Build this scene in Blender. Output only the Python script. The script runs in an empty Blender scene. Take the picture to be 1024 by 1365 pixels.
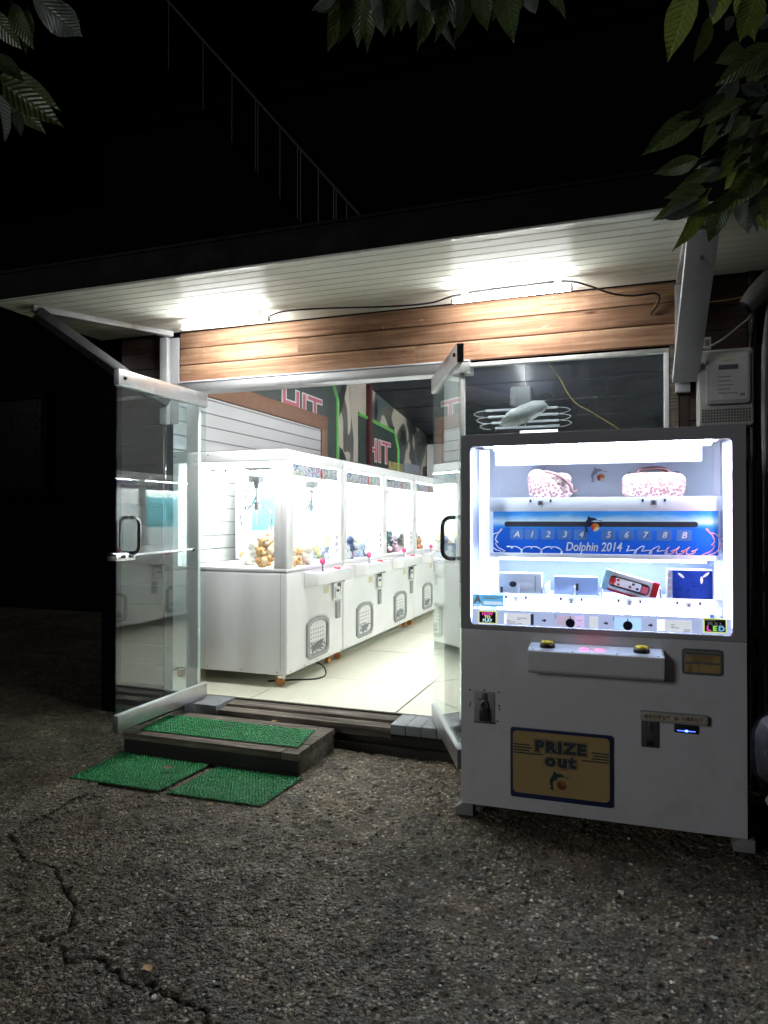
import bpy, bmesh, math, random
import numpy as np
from mathutils import Vector, Matrix
from math import radians as R, sin, cos, pi

random.seed(11); np.random.seed(11)
S = bpy.context.scene
COL = S.collection

# ------------------------------------------------------------------ camera, world, light, exposure
cam = bpy.data.cameras.new('camera'); cam.sensor_fit = 'VERTICAL'; cam.sensor_height = 36.0
cam.lens = 935.0 / 1365.0 * 36.0; cam.clip_start = 0.05; cam.clip_end = 2000
co = bpy.data.objects.new('camera', cam); COL.objects.link(co)
co.location = (0, 0, 1.5); co.rotation_euler = (R(90.52), 0, R(19.66)); S.camera = co

W = bpy.data.worlds.new('World'); S.world = W; W.use_nodes = True
wn = W.node_tree; bg = wn.nodes['Background']
sky = wn.nodes.new('ShaderNodeTexSky'); sky.sky_type = 'NISHITA'; sky.sun_disc = False
sky.sun_elevation = R(-7.0); sky.sun_rotation = R(150); sky.altitude = 50
wn.links.new(sky.outputs[0], bg.inputs[0]); bg.inputs[1].default_value = 0.06

sl = bpy.data.lights.new('sun', 'SUN'); sl.energy = 0.048; sl.angle = R(14); sl.color = (0.96, 0.98, 1.0)
so = bpy.data.objects.new('sun', sl); COL.objects.link(so)
so.rotation_euler = Vector((0.50, 0.82, -0.28)).to_track_quat('-Z', 'Y').to_euler()   # night glow from the street behind

S.view_settings.view_transform = 'Standard'; S.view_settings.look = 'None'
S.view_settings.exposure = 3.2; S.view_settings.gamma = 1.0; S.view_settings.use_curve_mapping = False
S.render.engine = 'CYCLES'
cy = S.cycles
cy.use_denoising = True
try: cy.denoiser = 'OPENIMAGEDENOISE'
except Exception: pass
cy.max_bounces = 9; cy.diffuse_bounces = 5; cy.glossy_bounces = 5; cy.transparent_max_bounces = 40; cy.transmission_bounces = 6
cy.caustics_reflective = False; cy.caustics_refractive = False
cy.sample_clamp_indirect = 6.0; cy.sample_clamp_direct = 0

# ------------------------------------------------------------------ materials
MATS = {}
def nn(nt, t, **kw):
    n = nt.nodes.new(t)
    for k, v in kw.items():
        if k.startswith('i_'):
            key = k[2:]
            n.inputs[int(key) if key.isdigit() else key.replace('_', ' ')].default_value = v
        else: setattr(n, k, v)
    return n
def ramp(nt, fac, stops, interp='LINEAR'):
    r = nt.nodes.new('ShaderNodeValToRGB'); r.color_ramp.interpolation = interp
    el = r.color_ramp.elements
    while len(el) < len(stops): el.new(0.5)
    for e, (p, c) in zip(el, stops):
        e.position = p; e.color = (c, c, c, 1) if isinstance(c, (int, float)) else (*c, 1)
    nt.links.new(fac, r.inputs[0]); return r.outputs[0]
def mixc(nt, f, a, b, mode='MIX'):
    m = nt.nodes.new('ShaderNodeMix'); m.data_type = 'RGBA'; m.blend_type = mode
    for s, v in ((m.inputs[0], f), (m.inputs[6], a), (m.inputs[7], b)):
        if isinstance(v, bpy.types.NodeSocket): nt.links.new(v, s)
        elif isinstance(v, (int, float)): s.default_value = v
        else: s.default_value = (*v, 1)
    return m.outputs[2]
def math_(nt, op, a, b=None):
    m = nt.nodes.new('ShaderNodeMath'); m.operation = op
    for s, v in ((m.inputs[0], a), (m.inputs[1], b)):
        if v is None: continue
        if isinstance(v, bpy.types.NodeSocket): nt.links.new(v, s)
        else: s.default_value = v
    return m.outputs[0]
def coords(nt, scale=(1, 1, 1), out='Object', loc=(0, 0, 0)):
    tc = nt.nodes.new('ShaderNodeTexCoord'); mp = nt.nodes.new('ShaderNodeMapping')
    mp.inputs['Scale'].default_value = scale; mp.inputs['Location'].default_value = loc
    nt.links.new(tc.outputs[out], mp.inputs[0]); return mp.outputs[0]
def tex_noise(nt, vec, scale, detail=4, rough=0.55, dist=0.0):
    n = nn(nt, 'ShaderNodeTexNoise'); n.inputs['Scale'].default_value = scale; n.inputs['Detail'].default_value = detail
    n.inputs['Roughness'].default_value = rough; n.inputs['Distortion'].default_value = dist
    nt.links.new(vec, n.inputs['Vector']); return n.outputs['Fac'], n.outputs['Color']
def tex_vor(nt, vec, scale, feature='F1', rnd=1.0):
    n = nn(nt, 'ShaderNodeTexVoronoi', feature=feature); n.inputs['Scale'].default_value = scale; n.inputs['Randomness'].default_value = rnd
    nt.links.new(vec, n.inputs['Vector']); return n
def bump(nt, h, strength=0.4, dist=0.01, prev=None):
    b = nt.nodes.new('ShaderNodeBump'); b.inputs['Strength'].default_value = strength; b.inputs['Distance'].default_value = dist
    nt.links.new(h, b.inputs['Height'])
    if prev is not None: nt.links.new(prev, b.inputs['Normal'])
    return b.outputs[0]
def newmat(name):
    m = bpy.data.materials.new(name); m.use_nodes = True; MATS[name] = m
    nt = m.node_tree; return m, nt, nt.nodes['Principled BSDF']
def setc(nt, p, c):
    if isinstance(c, bpy.types.NodeSocket): nt.links.new(c, p)
    else: p.default_value = (*c, 1)

def pm(name, col, rough=0.5, metal=0.0, var=0.12, vs=6.0, grime=0.0, gcol=(0.05, 0.045, 0.04), bmp=0.0, bs=60.0, emis=0.0, ecol=None, spec=0.5, coat=0.0, objvar=0.0):
    if name in MATS: return MATS[name]
    m, nt, p = newmat(name)
    v = coords(nt)
    f, _ = tex_noise(nt, v, vs, 5)
    c = mixc(nt, f, tuple(x * (1 - var) for x in col), tuple(min(1, x * (1 + var * 0.6)) for x in col))
    if objvar:
        oi = nt.nodes.new('ShaderNodeObjectInfo')
        k = ramp(nt, oi.outputs['Random'], [(0, 1 - objvar), (1, 1)])
        c = mixc(nt, 1.0, c, k, 'MULTIPLY')
    if grime:
        g, _ = tex_noise(nt, v, vs * 0.6 + 1.3, 8, 0.68, 0.4)
        gf = ramp(nt, g, [(0.5, 0.0), (0.72, grime)])
        c = mixc(nt, gf, c, gcol)
    setc(nt, p.inputs['Base Color'], c)
    rf, _ = tex_noise(nt, v, vs * 2.3, 3)
    nt.links.new(ramp(nt, rf, [(0.2, max(0.02, rough * 0.8)), (0.8, min(1, rough * 1.2))]), p.inputs['Roughness'])
    p.inputs['Metallic'].default_value = metal; p.inputs['Specular IOR Level'].default_value = spec; p.inputs['Coat Weight'].default_value = coat
    if bmp:
        h, _ = tex_noise(nt, v, bs, 5)
        nt.links.new(bump(nt, h, bmp, 0.004), p.inputs['Normal'])
    if emis:
        p.inputs['Emission Color'].default_value = (*(ecol or col), 1); p.inputs['Emission Strength'].default_value = emis
    return m
def emit(name, col, strength):
    if name in MATS: return MATS[name]
    m, nt, p = newmat(name)
    p.inputs['Base Color'].default_value = (0.8, 0.8, 0.8, 1); p.inputs['Emission Color'].default_value = (*col, 1); p.inputs['Emission Strength'].default_value = strength
    return m
def glass(name, tint=(0.9, 0.96, 0.95), ior=1.5, dirt=0.03, rough=0.0):
    m = bpy.data.materials.new(name); m.use_nodes = True; MATS[name] = m; nt = m.node_tree
    nt.nodes.clear()
    out = nn(nt, 'ShaderNodeOutputMaterial'); tr = nn(nt, 'ShaderNodeBsdfTransparent'); gl = nn(nt, 'ShaderNodeBsdfGlossy'); df = nn(nt, 'ShaderNodeBsdfDiffuse')
    tr.inputs[0].default_value = (*tint, 1); gl.inputs['Roughness'].default_value = rough; gl.inputs[0].default_value = (1, 1, 1, 1); df.inputs[0].default_value = (0.75, 0.78, 0.78, 1)
    fr = nn(nt, 'ShaderNodeFresnel'); ge = nn(nt, 'ShaderNodeNewGeometry')      # both faces of a pane reflect like its outer face
    mr = nn(nt, 'ShaderNodeMapRange'); mr.inputs['To Min'].default_value = ior; mr.inputs['To Max'].default_value = 1.0 / ior
    nt.links.new(ge.outputs['Backfacing'], mr.inputs['Value']); nt.links.new(mr.outputs[0], fr.inputs[0])
    m1 = nn(nt, 'ShaderNodeMixShader'); m2 = nn(nt, 'ShaderNodeMixShader')
    nt.links.new(fr.outputs[0], m1.inputs[0]); nt.links.new(tr.outputs[0], m1.inputs[1]); nt.links.new(gl.outputs[0], m1.inputs[2])
    v = coords(nt); f, _ = tex_noise(nt, v, 3.0, 7, 0.7, 0.6); f2, _ = tex_noise(nt, v, 260.0, 2)
    d1 = ramp(nt, f, [(0.42, dirt * 0.25), (0.75, dirt)]); d2 = ramp(nt, f2, [(0.66, 0.0), (0.72, dirt * 2.0)])
    nt.links.new(math_(nt, 'ADD', d1, d2), m2.inputs[0])
    nt.links.new(m1.outputs[0], m2.inputs[1]); nt.links.new(df.outputs[0], m2.inputs[2]); nt.links.new(m2.outputs[0], out.inputs[0])
    return m

def mat_asphalt():
    m, nt, p = newmat('asphalt'); v = coords(nt)
    nd, ndc = tex_noise(nt, v, 9.0, 3)
    vv = nn(nt, 'ShaderNodeVectorMath', operation='MULTIPLY_ADD'); nt.links.new(ndc, vv.inputs[0]); vv.inputs[1].default_value = (0.02, 0.02, 0.02); nt.links.new(v, vv.inputs[2])
    a = tex_vor(nt, vv.outputs[0], 58.0); b = tex_vor(nt, vv.outputs[0], 120.0); big = tex_vor(nt, vv.outputs[0], 24.0)
    fine, _ = tex_noise(nt, v, 420.0, 3, 0.7); mid, _ = tex_noise(nt, v, 26.0, 6, 0.65); lo, _ = tex_noise(nt, v, 1.1, 5, 0.6)
    sepa = nn(nt, 'ShaderNodeSeparateColor'); nt.links.new(a.outputs['Color'], sepa.inputs[0])
    sepb = nn(nt, 'ShaderNodeSeparateColor'); nt.links.new(big.outputs['Color'], sepb.inputs[0])
    stone = ramp(nt, sepa.outputs[0], [(0.0, (0.060, 0.049, 0.031)), (0.45, (0.145, 0.121, 0.080)), (0.78, (0.265, 0.225, 0.155)), (0.93, (0.42, 0.36, 0.26)), (1.0, (0.66, 0.59, 0.46))])
    binder = mixc(nt, mid, (0.018, 0.015, 0.010), (0.135, 0.111, 0.070))
    isst = ramp(nt, a.outputs['Distance'], [(0.30, 1.0), (0.62, 0.0)])
    c = mixc(nt, isst, binder, stone)
    c = mixc(nt, ramp(nt, lo, [(0.35, 0.0), (0.75, 0.45)]), c, (0.21, 0.165, 0.10))
    rust, _ = tex_noise(nt, v, 2.1, 4, 0.6); c = mixc(nt, ramp(nt, rust, [(0.56, 0.0), (0.70, 0.5)]), c, (0.20, 0.125, 0.075))
    sta, _ = tex_noise(nt, v, 0.75, 6, 0.62, 0.5); sml, _ = tex_noise(nt, v, 5.5, 5, 0.65, 0.4)
    c = mixc(nt, 1.0, c, ramp(nt, sta, [(0.30, 0.42), (0.62, 1.35)]), 'MULTIPLY'); c = mixc(nt, 1.0, c, ramp(nt, sml, [(0.34, 0.5), (0.60, 1.15)]), 'MULTIPLY')
    pk = tex_vor(nt, vv.outputs[0], 19.0); c = mixc(nt, ramp(nt, pk.outputs['Distance'], [(0.12, 0.95), (0.24, 0.0)]), c, (0.010, 0.009, 0.008))
    setc(nt, p.inputs['Base Color'], c)
    nt.links.new(ramp(nt, sepb.outputs[1], [(0.0, 0.38), (1.0, 0.85)]), p.inputs['Roughness'])
    p.inputs['Specular IOR Level'].default_value = 0.5
    h1 = ramp(nt, a.outputs['Distance'], [(0.0, 1.0), (0.75, 0.0)]); h2 = ramp(nt, b.outputs['Distance'], [(0.0, 1.0), (0.8, 0.0)])
    h1 = math_(nt, 'MULTIPLY', h1, sepa.outputs[1])
    nb = bump(nt, mid, 0.5, 0.02); nb = bump(nt, h1, 1.0, 0.018, nb); nb = bump(nt, h2, 0.7, 0.007, nb); nb = bump(nt, fine, 0.45, 0.002, nb)
    nb = bump(nt, ramp(nt, pk.outputs['Distance'], [(0.08, 0.0), (0.26, 1.0)]), 1.0, 0.012, nb)
    nt.links.new(nb, p.inputs['Normal'])
mat_asphalt()
def mat_concrete():
    m, nt, p = newmat('old_concrete'); v = coords(nt)
    lo, _ = tex_noise(nt, v, 1.6, 7, 0.65); hi, _ = tex_noise(nt, v, 130.0, 4, 0.7); a = tex_vor(nt, v, 90.0)
    c = mixc(nt, lo, (0.010, 0.009, 0.0075), (0.075, 0.065, 0.052)); c = mixc(nt, ramp(nt, hi, [(0.35, 0.0), (0.7, 0.3)]), c, (0.11, 0.10, 0.082))
    setc(nt, p.inputs['Base Color'], c); p.inputs['Roughness'].default_value = 0.85; p.inputs['Specular IOR Level'].default_value = 0.25
    nb = bump(nt, lo, 0.4, 0.02); nb = bump(nt, hi, 0.9, 0.012, nb); nb = bump(nt, ramp(nt, a.outputs['Distance'], [(0, 1.0), (0.6, 0.0)]), 0.35, 0.004, nb)
    nt.links.new(nb, p.inputs['Normal'])
mat_concrete()
def mat_wood(name, stops, sx=(1.4, 30, 34), rough=0.55, bst=0.35, knots=True, objvar=0.3, scuff=0.0, gloss=0.4):
    m, nt, p = newmat(name)
    oi = nt.nodes.new('ShaderNodeObjectInfo')
    tc = nt.nodes.new('ShaderNodeTexCoord'); add = nn(nt, 'ShaderNodeVectorMath', operation='MULTIPLY_ADD')
    cmb = nn(nt, 'ShaderNodeCombineXYZ')
    for k in range(3): nt.links.new(oi.outputs['Random'], cmb.inputs[k])
    nt.links.new(cmb.outputs[0], add.inputs[0]); add.inputs[1].default_value = (17, 9, 13); nt.links.new(tc.outputs['Object'], add.inputs[2])
    mp = nt.nodes.new('ShaderNodeMapping'); mp.inputs['Scale'].default_value = sx; nt.links.new(add.outputs[0], mp.inputs[0])
    f, _ = tex_noise(nt, mp.outputs[0], 1.0, 7, 0.62, 1.1)
    mp2 = nt.nodes.new('ShaderNodeMapping'); mp2.inputs['Scale'].default_value = tuple(q * 0.28 for q in sx); nt.links.new(add.outputs[0], mp2.inputs[0])
    f2, _ = tex_noise(nt, mp2.outputs[0], 1.0, 3, 0.5, 0.6)
    mp3 = nt.nodes.new('ShaderNodeMapping'); mp3.inputs['Scale'].default_value = tuple(q * 4.0 if q > 5 else q * 2 for q in sx); nt.links.new(add.outputs[0], mp3.inputs[0])
    f3, _ = tex_noise(nt, mp3.outputs[0], 1.0, 4, 0.6)
    mixf = math_(nt, 'ADD', math_(nt, 'MULTIPLY', f, 0.62), math_(nt, 'ADD', math_(nt, 'MULTIPLY', f2, 0.25), math_(nt, 'MULTIPLY', f3, 0.13)))
    c = ramp(nt, mixf, stops)
    if knots:
        mk = nt.nodes.new('ShaderNodeMapping'); mk.inputs['Scale'].default_value = (2.2, 7, 7.5); nt.links.new(add.outputs[0], mk.inputs[0])
        kv = tex_vor(nt, mk.outputs[0], 1.0); kf = ramp(nt, kv.outputs['Distance'], [(0.05, 0.85), (0.11, 0.0)])
        c = mixc(nt, kf, c, tuple(q * 0.3 for q in stops[0][1]))
    c = mixc(nt, 1.0, c, ramp(nt, oi.outputs['Random'], [(0, 1 - objvar), (1, 1)]), 'MULTIPLY')
    if scuff:
        mp4 = nt.nodes.new('ShaderNodeMapping'); mp4.inputs['Scale'].default_value = (9, 9, 16); nt.links.new(tc.outputs['Object'], mp4.inputs[0])
        s1, _ = tex_noise(nt, mp4.outputs[0], 1.0, 6, 0.75, 1.5); c = mixc(nt, ramp(nt, s1, [(0.66, 0.0), (0.70, scuff)]), c, (0.8, 0.72, 0.6))
        s2, _ = tex_noise(nt, tc.outputs['Object'], 1.7, 6, 0.7, 0.5); c = mixc(nt, ramp(nt, s2, [(0.5, 0.0), (0.75, 0.55)]), c, tuple(q * 0.55 for q in stops[0][1]))
    setc(nt, p.inputs['Base Color'], c); p.inputs['Roughness'].default_value = rough; p.inputs['Specular IOR Level'].default_value = gloss
    nt.links.new(bump(nt, mixf, bst, 0.004), p.inputs['Normal'])
    return m
mat_wood('cedar', [(0.30, (0.13, 0.062, 0.036)), (0.45, (0.27, 0.145, 0.085)), (0.56, (0.39, 0.235, 0.145)), (0.70, (0.50, 0.335, 0.225))], scuff=0.8, gloss=0.12, rough=.75, bst=.7)
mat_wood('dark_cedar', [(0.3, (0.016, 0.009, 0.007)), (0.55, (0.05, 0.028, 0.02)), (0.8, (0.10, 0.06, 0.045))], scuff=0.25)
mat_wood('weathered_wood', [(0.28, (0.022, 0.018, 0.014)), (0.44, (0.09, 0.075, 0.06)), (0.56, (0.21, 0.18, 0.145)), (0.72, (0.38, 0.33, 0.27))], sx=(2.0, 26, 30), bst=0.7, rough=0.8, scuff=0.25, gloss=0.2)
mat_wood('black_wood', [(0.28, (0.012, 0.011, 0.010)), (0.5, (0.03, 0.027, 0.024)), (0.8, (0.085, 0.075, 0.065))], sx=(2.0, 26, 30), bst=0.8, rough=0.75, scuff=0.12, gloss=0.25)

def mat_leopard(name, base, spot):
    m, nt, p = newmat(name); v = coords(nt)
    n, nc = tex_noise(nt, v, 30, 3); vv = nn(nt, 'ShaderNodeVectorMath', operation='MULTIPLY_ADD'); nt.links.new(nc, vv.inputs[0]); vv.inputs[1].default_value = (0.012,) * 3; nt.links.new(v, vv.inputs[2])
    a = tex_vor(nt, vv.outputs[0], 62.0); f = ramp(nt, a.outputs['Distance'], [(0.0, 0.25), (0.28, 1.0), (0.46, 1.0), (0.56, 0.0)])
    setc(nt, p.inputs['Base Color'], mixc(nt, f, base, spot)); p.inputs['Roughness'].default_value = 0.8
mat_leopard('leopard_cloth', (0.66, 0.50, 0.48), (0.30, 0.15, 0.16))

def mat_camo():
    m, nt, p = newmat('camouflage_print'); v = coords(nt, (1, 1, 0.8), loc=(0.3, 2.1, 0.4))
    f, _ = tex_noise(nt, v, 1.5, 1.2, 0.4, 0.9); g, _ = tex_noise(nt, v, 2.1, 1.0, 0.4, 0.4)
    c = ramp(nt, f, [(0.0, (0.028, 0.030, 0.028)), (0.40, (0.085, 0.12, 0.12)), (0.49, (0.14, 0.13, 0.11)), (0.535, (0.56, 0.52, 0.43))], 'CONSTANT')
    c = mixc(nt, ramp(nt, g, [(0.0, 0.0), (0.60, 1.0)], 'CONSTANT'), c, (0.028, 0.034, 0.034))
    k, _ = tex_noise(nt, v, 4.0, 6, 0.7); c = mixc(nt, ramp(nt, k, [(0.55, 0.0), (0.8, 0.4)]), c, (0.04, 0.04, 0.045))
    setc(nt, p.inputs['Base Color'], c); p.inputs['Roughness'].default_value = 0.38
mat_camo()
def mat_seaprint():
    m, nt, p = newmat('sea_print'); v = coords(nt)
    sp = nn(nt, 'ShaderNodeSeparateXYZ'); nt.links.new(v, sp.inputs[0])
    n, _ = tex_noise(nt, coords(nt, (1, 1, 3)), 7.0, 4); zf = math_(nt, 'ADD', math_(nt, 'MULTIPLY', math_(nt, 'SUBTRACT', sp.outputs[2], 1.325), 4.76), math_(nt, 'MULTIPLY', math_(nt, 'SUBTRACT', n, 0.5), 0.25))
    c = ramp(nt, zf, [(0.0, (0.008, 0.075, 0.50)), (0.55, (0.015, 0.13, 0.66)), (0.66, (0.06, 0.30, 0.78)), (0.76, (0.50, 0.72, 0.9)), (0.9, (0.07, 0.34, 0.82)), (1.0, (0.04, 0.24, 0.74))])
    setc(nt, p.inputs['Base Color'], c); p.inputs['Roughness'].default_value = 0.3
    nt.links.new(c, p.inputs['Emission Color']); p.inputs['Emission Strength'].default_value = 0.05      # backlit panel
mat_seaprint()
def mat_rainbow():
    m, nt, p = newmat('rainbow_print'); v = coords(nt, (1, 1, 1))
    a = tex_vor(nt, coords(nt, (38, 38, 30)), 1.0); f, _ = tex_noise(nt, coords(nt, (50, 50, 60)), 1.0, 2)
    sp = nn(nt, 'ShaderNodeSeparateColor'); nt.links.new(a.outputs['Color'], sp.inputs[0])
    hue = nn(nt, 'ShaderNodeCombineColor', mode='HSV'); nt.links.new(sp.outputs[0], hue.inputs[0]); hue.inputs[1].default_value = 0.8; hue.inputs[2].default_value = 0.45
    c = mixc(nt, ramp(nt, f, [(0.5, 0.0), (0.56, 1.0)]), (0.75, 0.72, 0.78), hue.outputs[0])
    setc(nt, p.inputs['Base Color'], c); p.inputs['Roughness'].default_value = 0.4
mat_rainbow()
def mat_leaf(name, c0, c1):
    m, nt, p = newmat(name); v = coords(nt)
    oi = nt.nodes.new('ShaderNodeObjectInfo'); f, _ = tex_noise(nt, v, 7, 5)
    sp = nn(nt, 'ShaderNodeSeparateXYZ'); nt.links.new(v, sp.inputs[0]); ay = math_(nt, 'ABSOLUTE', sp.outputs[1])
    vx = nn(nt, 'ShaderNodeCombineXYZ'); nt.links.new(math_(nt, 'SUBTRACT', sp.outputs[0], math_(nt, 'MULTIPLY', ay, 0.55)), vx.inputs[0])
    w = nn(nt, 'ShaderNodeTexWave', wave_type='BANDS', bands_direction='X'); w.inputs['Scale'].default_value = 3.6; nt.links.new(vx.outputs[0], w.inputs['Vector'])
    vein = ramp(nt, w.outputs['Fac'], [(0.80, 0.0), (1.0, 1.0)]); rib = ramp(nt, ay, [(0.010, 1.0), (0.03, 0.0)]); vr = math_(nt, 'MAXIMUM', math_(nt, 'MULTIPLY', vein, 0.5), rib)
    c = mixc(nt, oi.outputs['Random'], c0, c1); c = mixc(nt, ramp(nt, f, [(0.4, 0.0), (0.8, 0.55)]), c, tuple(q * 0.5 for q in c0))
    c = mixc(nt, math_(nt, 'MULTIPLY', vr, 0.45), c, tuple(min(1, q*2.2) for q in c1))
    ge = nn(nt, 'ShaderNodeNewGeometry'); c = mixc(nt, ge.outputs['Backfacing'], c, (0.10, 0.118, 0.095))      # matt grey-green underside
    setc(nt, p.inputs['Base Color'], c); p.inputs['Roughness'].default_value = 0.36; p.inputs['Specular IOR Level'].default_value = 0.6
    nt.links.new(bump(nt, math_(nt, 'ADD', w.outputs['Fac'], f), 0.3, 0.03), p.inputs['Normal'])
    tl = nn(nt, 'ShaderNodeBsdfTranslucent'); nt.links.new(c, tl.inputs[0]); ms = nn(nt, 'ShaderNodeMixShader'); ms.inputs[0].default_value = 0.25
    nt.links.new(p.outputs[0], ms.inputs[1]); nt.links.new(tl.outputs[0], ms.inputs[2]); nt.links.new(ms.outputs[0], nt.nodes['Material Output'].inputs[0])
mat_leaf('green_leaf', (0.030, 0.052, 0.016), (0.075, 0.105, 0.030))
mat_leaf('fresh_leaf', (0.12, 0.17, 0.03), (0.17, 0.22, 0.045))

G_DOOR = glass('door_glass', (0.905, 0.965, 0.95), 1.55, 0.022)
G_SHOP = glass('window_glass', (0.90, 0.94, 0.95), 1.65, 0.035)
G_ACR = glass('acrylic', (0.97, 0.985, 0.985), 1.3, 0.004)
WHITE = pm('white_enamel', (0.80, 0.80, 0.79), 0.32, var=0.03, grime=0.10, gcol=(0.45, 0.43, 0.4))
PWHITE = pm('grey_white_paint', (0.58, 0.58, 0.60), 0.40, var=0.10, vs=3.0, grime=0.35, gcol=(0.32, 0.30, 0.28), bmp=0.04, bs=200)
SOFF = pm('soffit_paint', (0.80, 0.81, 0.71), 0.42, var=0.05, grime=0.25, gcol=(0.42, 0.40, 0.31), vs=2.5)
_p = SOFF.node_tree.nodes['Principled BSDF']; _p.inputs['Anisotropic'].default_value = 0.92           # rolled panel: highlights smear across the ribs
_v = SOFF.node_tree.nodes.new('ShaderNodeCombineXYZ'); _v.inputs[1].default_value = 1.0; SOFF.node_tree.links.new(_v.outputs[0], _p.inputs['Tangent'])
STEEL = pm('painted_steel', (0.30, 0.31, 0.33), 0.45, metal=0.35, var=0.15, grime=0.35, gcol=(0.12, 0.10, 0.09))
ALU = pm('brushed_aluminium', (0.56, 0.56, 0.56), 0.34, metal=0.85, var=0.12, grime=0.2, vs=9)
DKALU = pm('dark_aluminium', (0.13, 0.13, 0.14), 0.4, metal=0.6, grime=0.2)
CHROME = pm('chrome', (0.75, 0.75, 0.76), 0.10, metal=1.0, var=0.05)
BLACKP = pm('black_plastic', (0.012, 0.012, 0.013), 0.38, var=0.3)
RUBBER = pm('black_rubber', (0.015, 0.015, 0.016), 0.7, var=0.3)
FASC = pm('fascia_metal', (0.007, 0.006, 0.0055), 0.6, var=0.5, vs=3, grime=0.6, gcol=(0.020, 0.016, 0.013), spec=0.06)
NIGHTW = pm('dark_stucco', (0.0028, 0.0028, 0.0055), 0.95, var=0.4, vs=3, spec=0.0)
NAVY = pm('navy_ceiling_paint', (0.018, 0.020, 0.034), 0.42, var=0.2, vs=2)
TILE = pm('cream_tile', (0.72, 0.71, 0.57), 0.35, var=0.06, vs=3, grime=0.18, gcol=(0.40, 0.37, 0.28), objvar=0.06)
GROUT = pm('dark_grout', (0.03, 0.028, 0.024), 0.9)
STONE = pm('threshold_stone', (0.22, 0.235, 0.25), 0.5, var=0.2, vs=14, grime=0.4, gcol=(0.14, 0.13, 0.12), bmp=0.2)
SLAT = pm('slat_laminate', (0.60, 0.60, 0.60), 0.4, var=0.03)
BROWN = pm('brown_trim', (0.26, 0.125, 0.07), 0.5, var=0.15)
MAROON = pm('maroon_post_paint', (0.10, 0.022, 0.022), 0.5, var=0.4, grime=0.5, gcol=(0.02, 0.02, 0.02))
BEIGE = pm('beige_print', (0.50, 0.45, 0.37), 0.45, var=0.25, vs=1.6, grime=0.4, gcol=(0.08, 0.08, 0.09))
TUBE_M = emit('lit_tube', (0.97, 0.985, 1.0), 17.0)
TUBE_IN = emit('lit_shop_tube', (0.98, 0.99, 1.0), 26.0)
LED_M = emit('lit_led', (0.97, 0.99, 1.0), 15.0)
PLED_M = emit('lit_cool_led', (0.76, 0.85, 1.0), 8.5)

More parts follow.
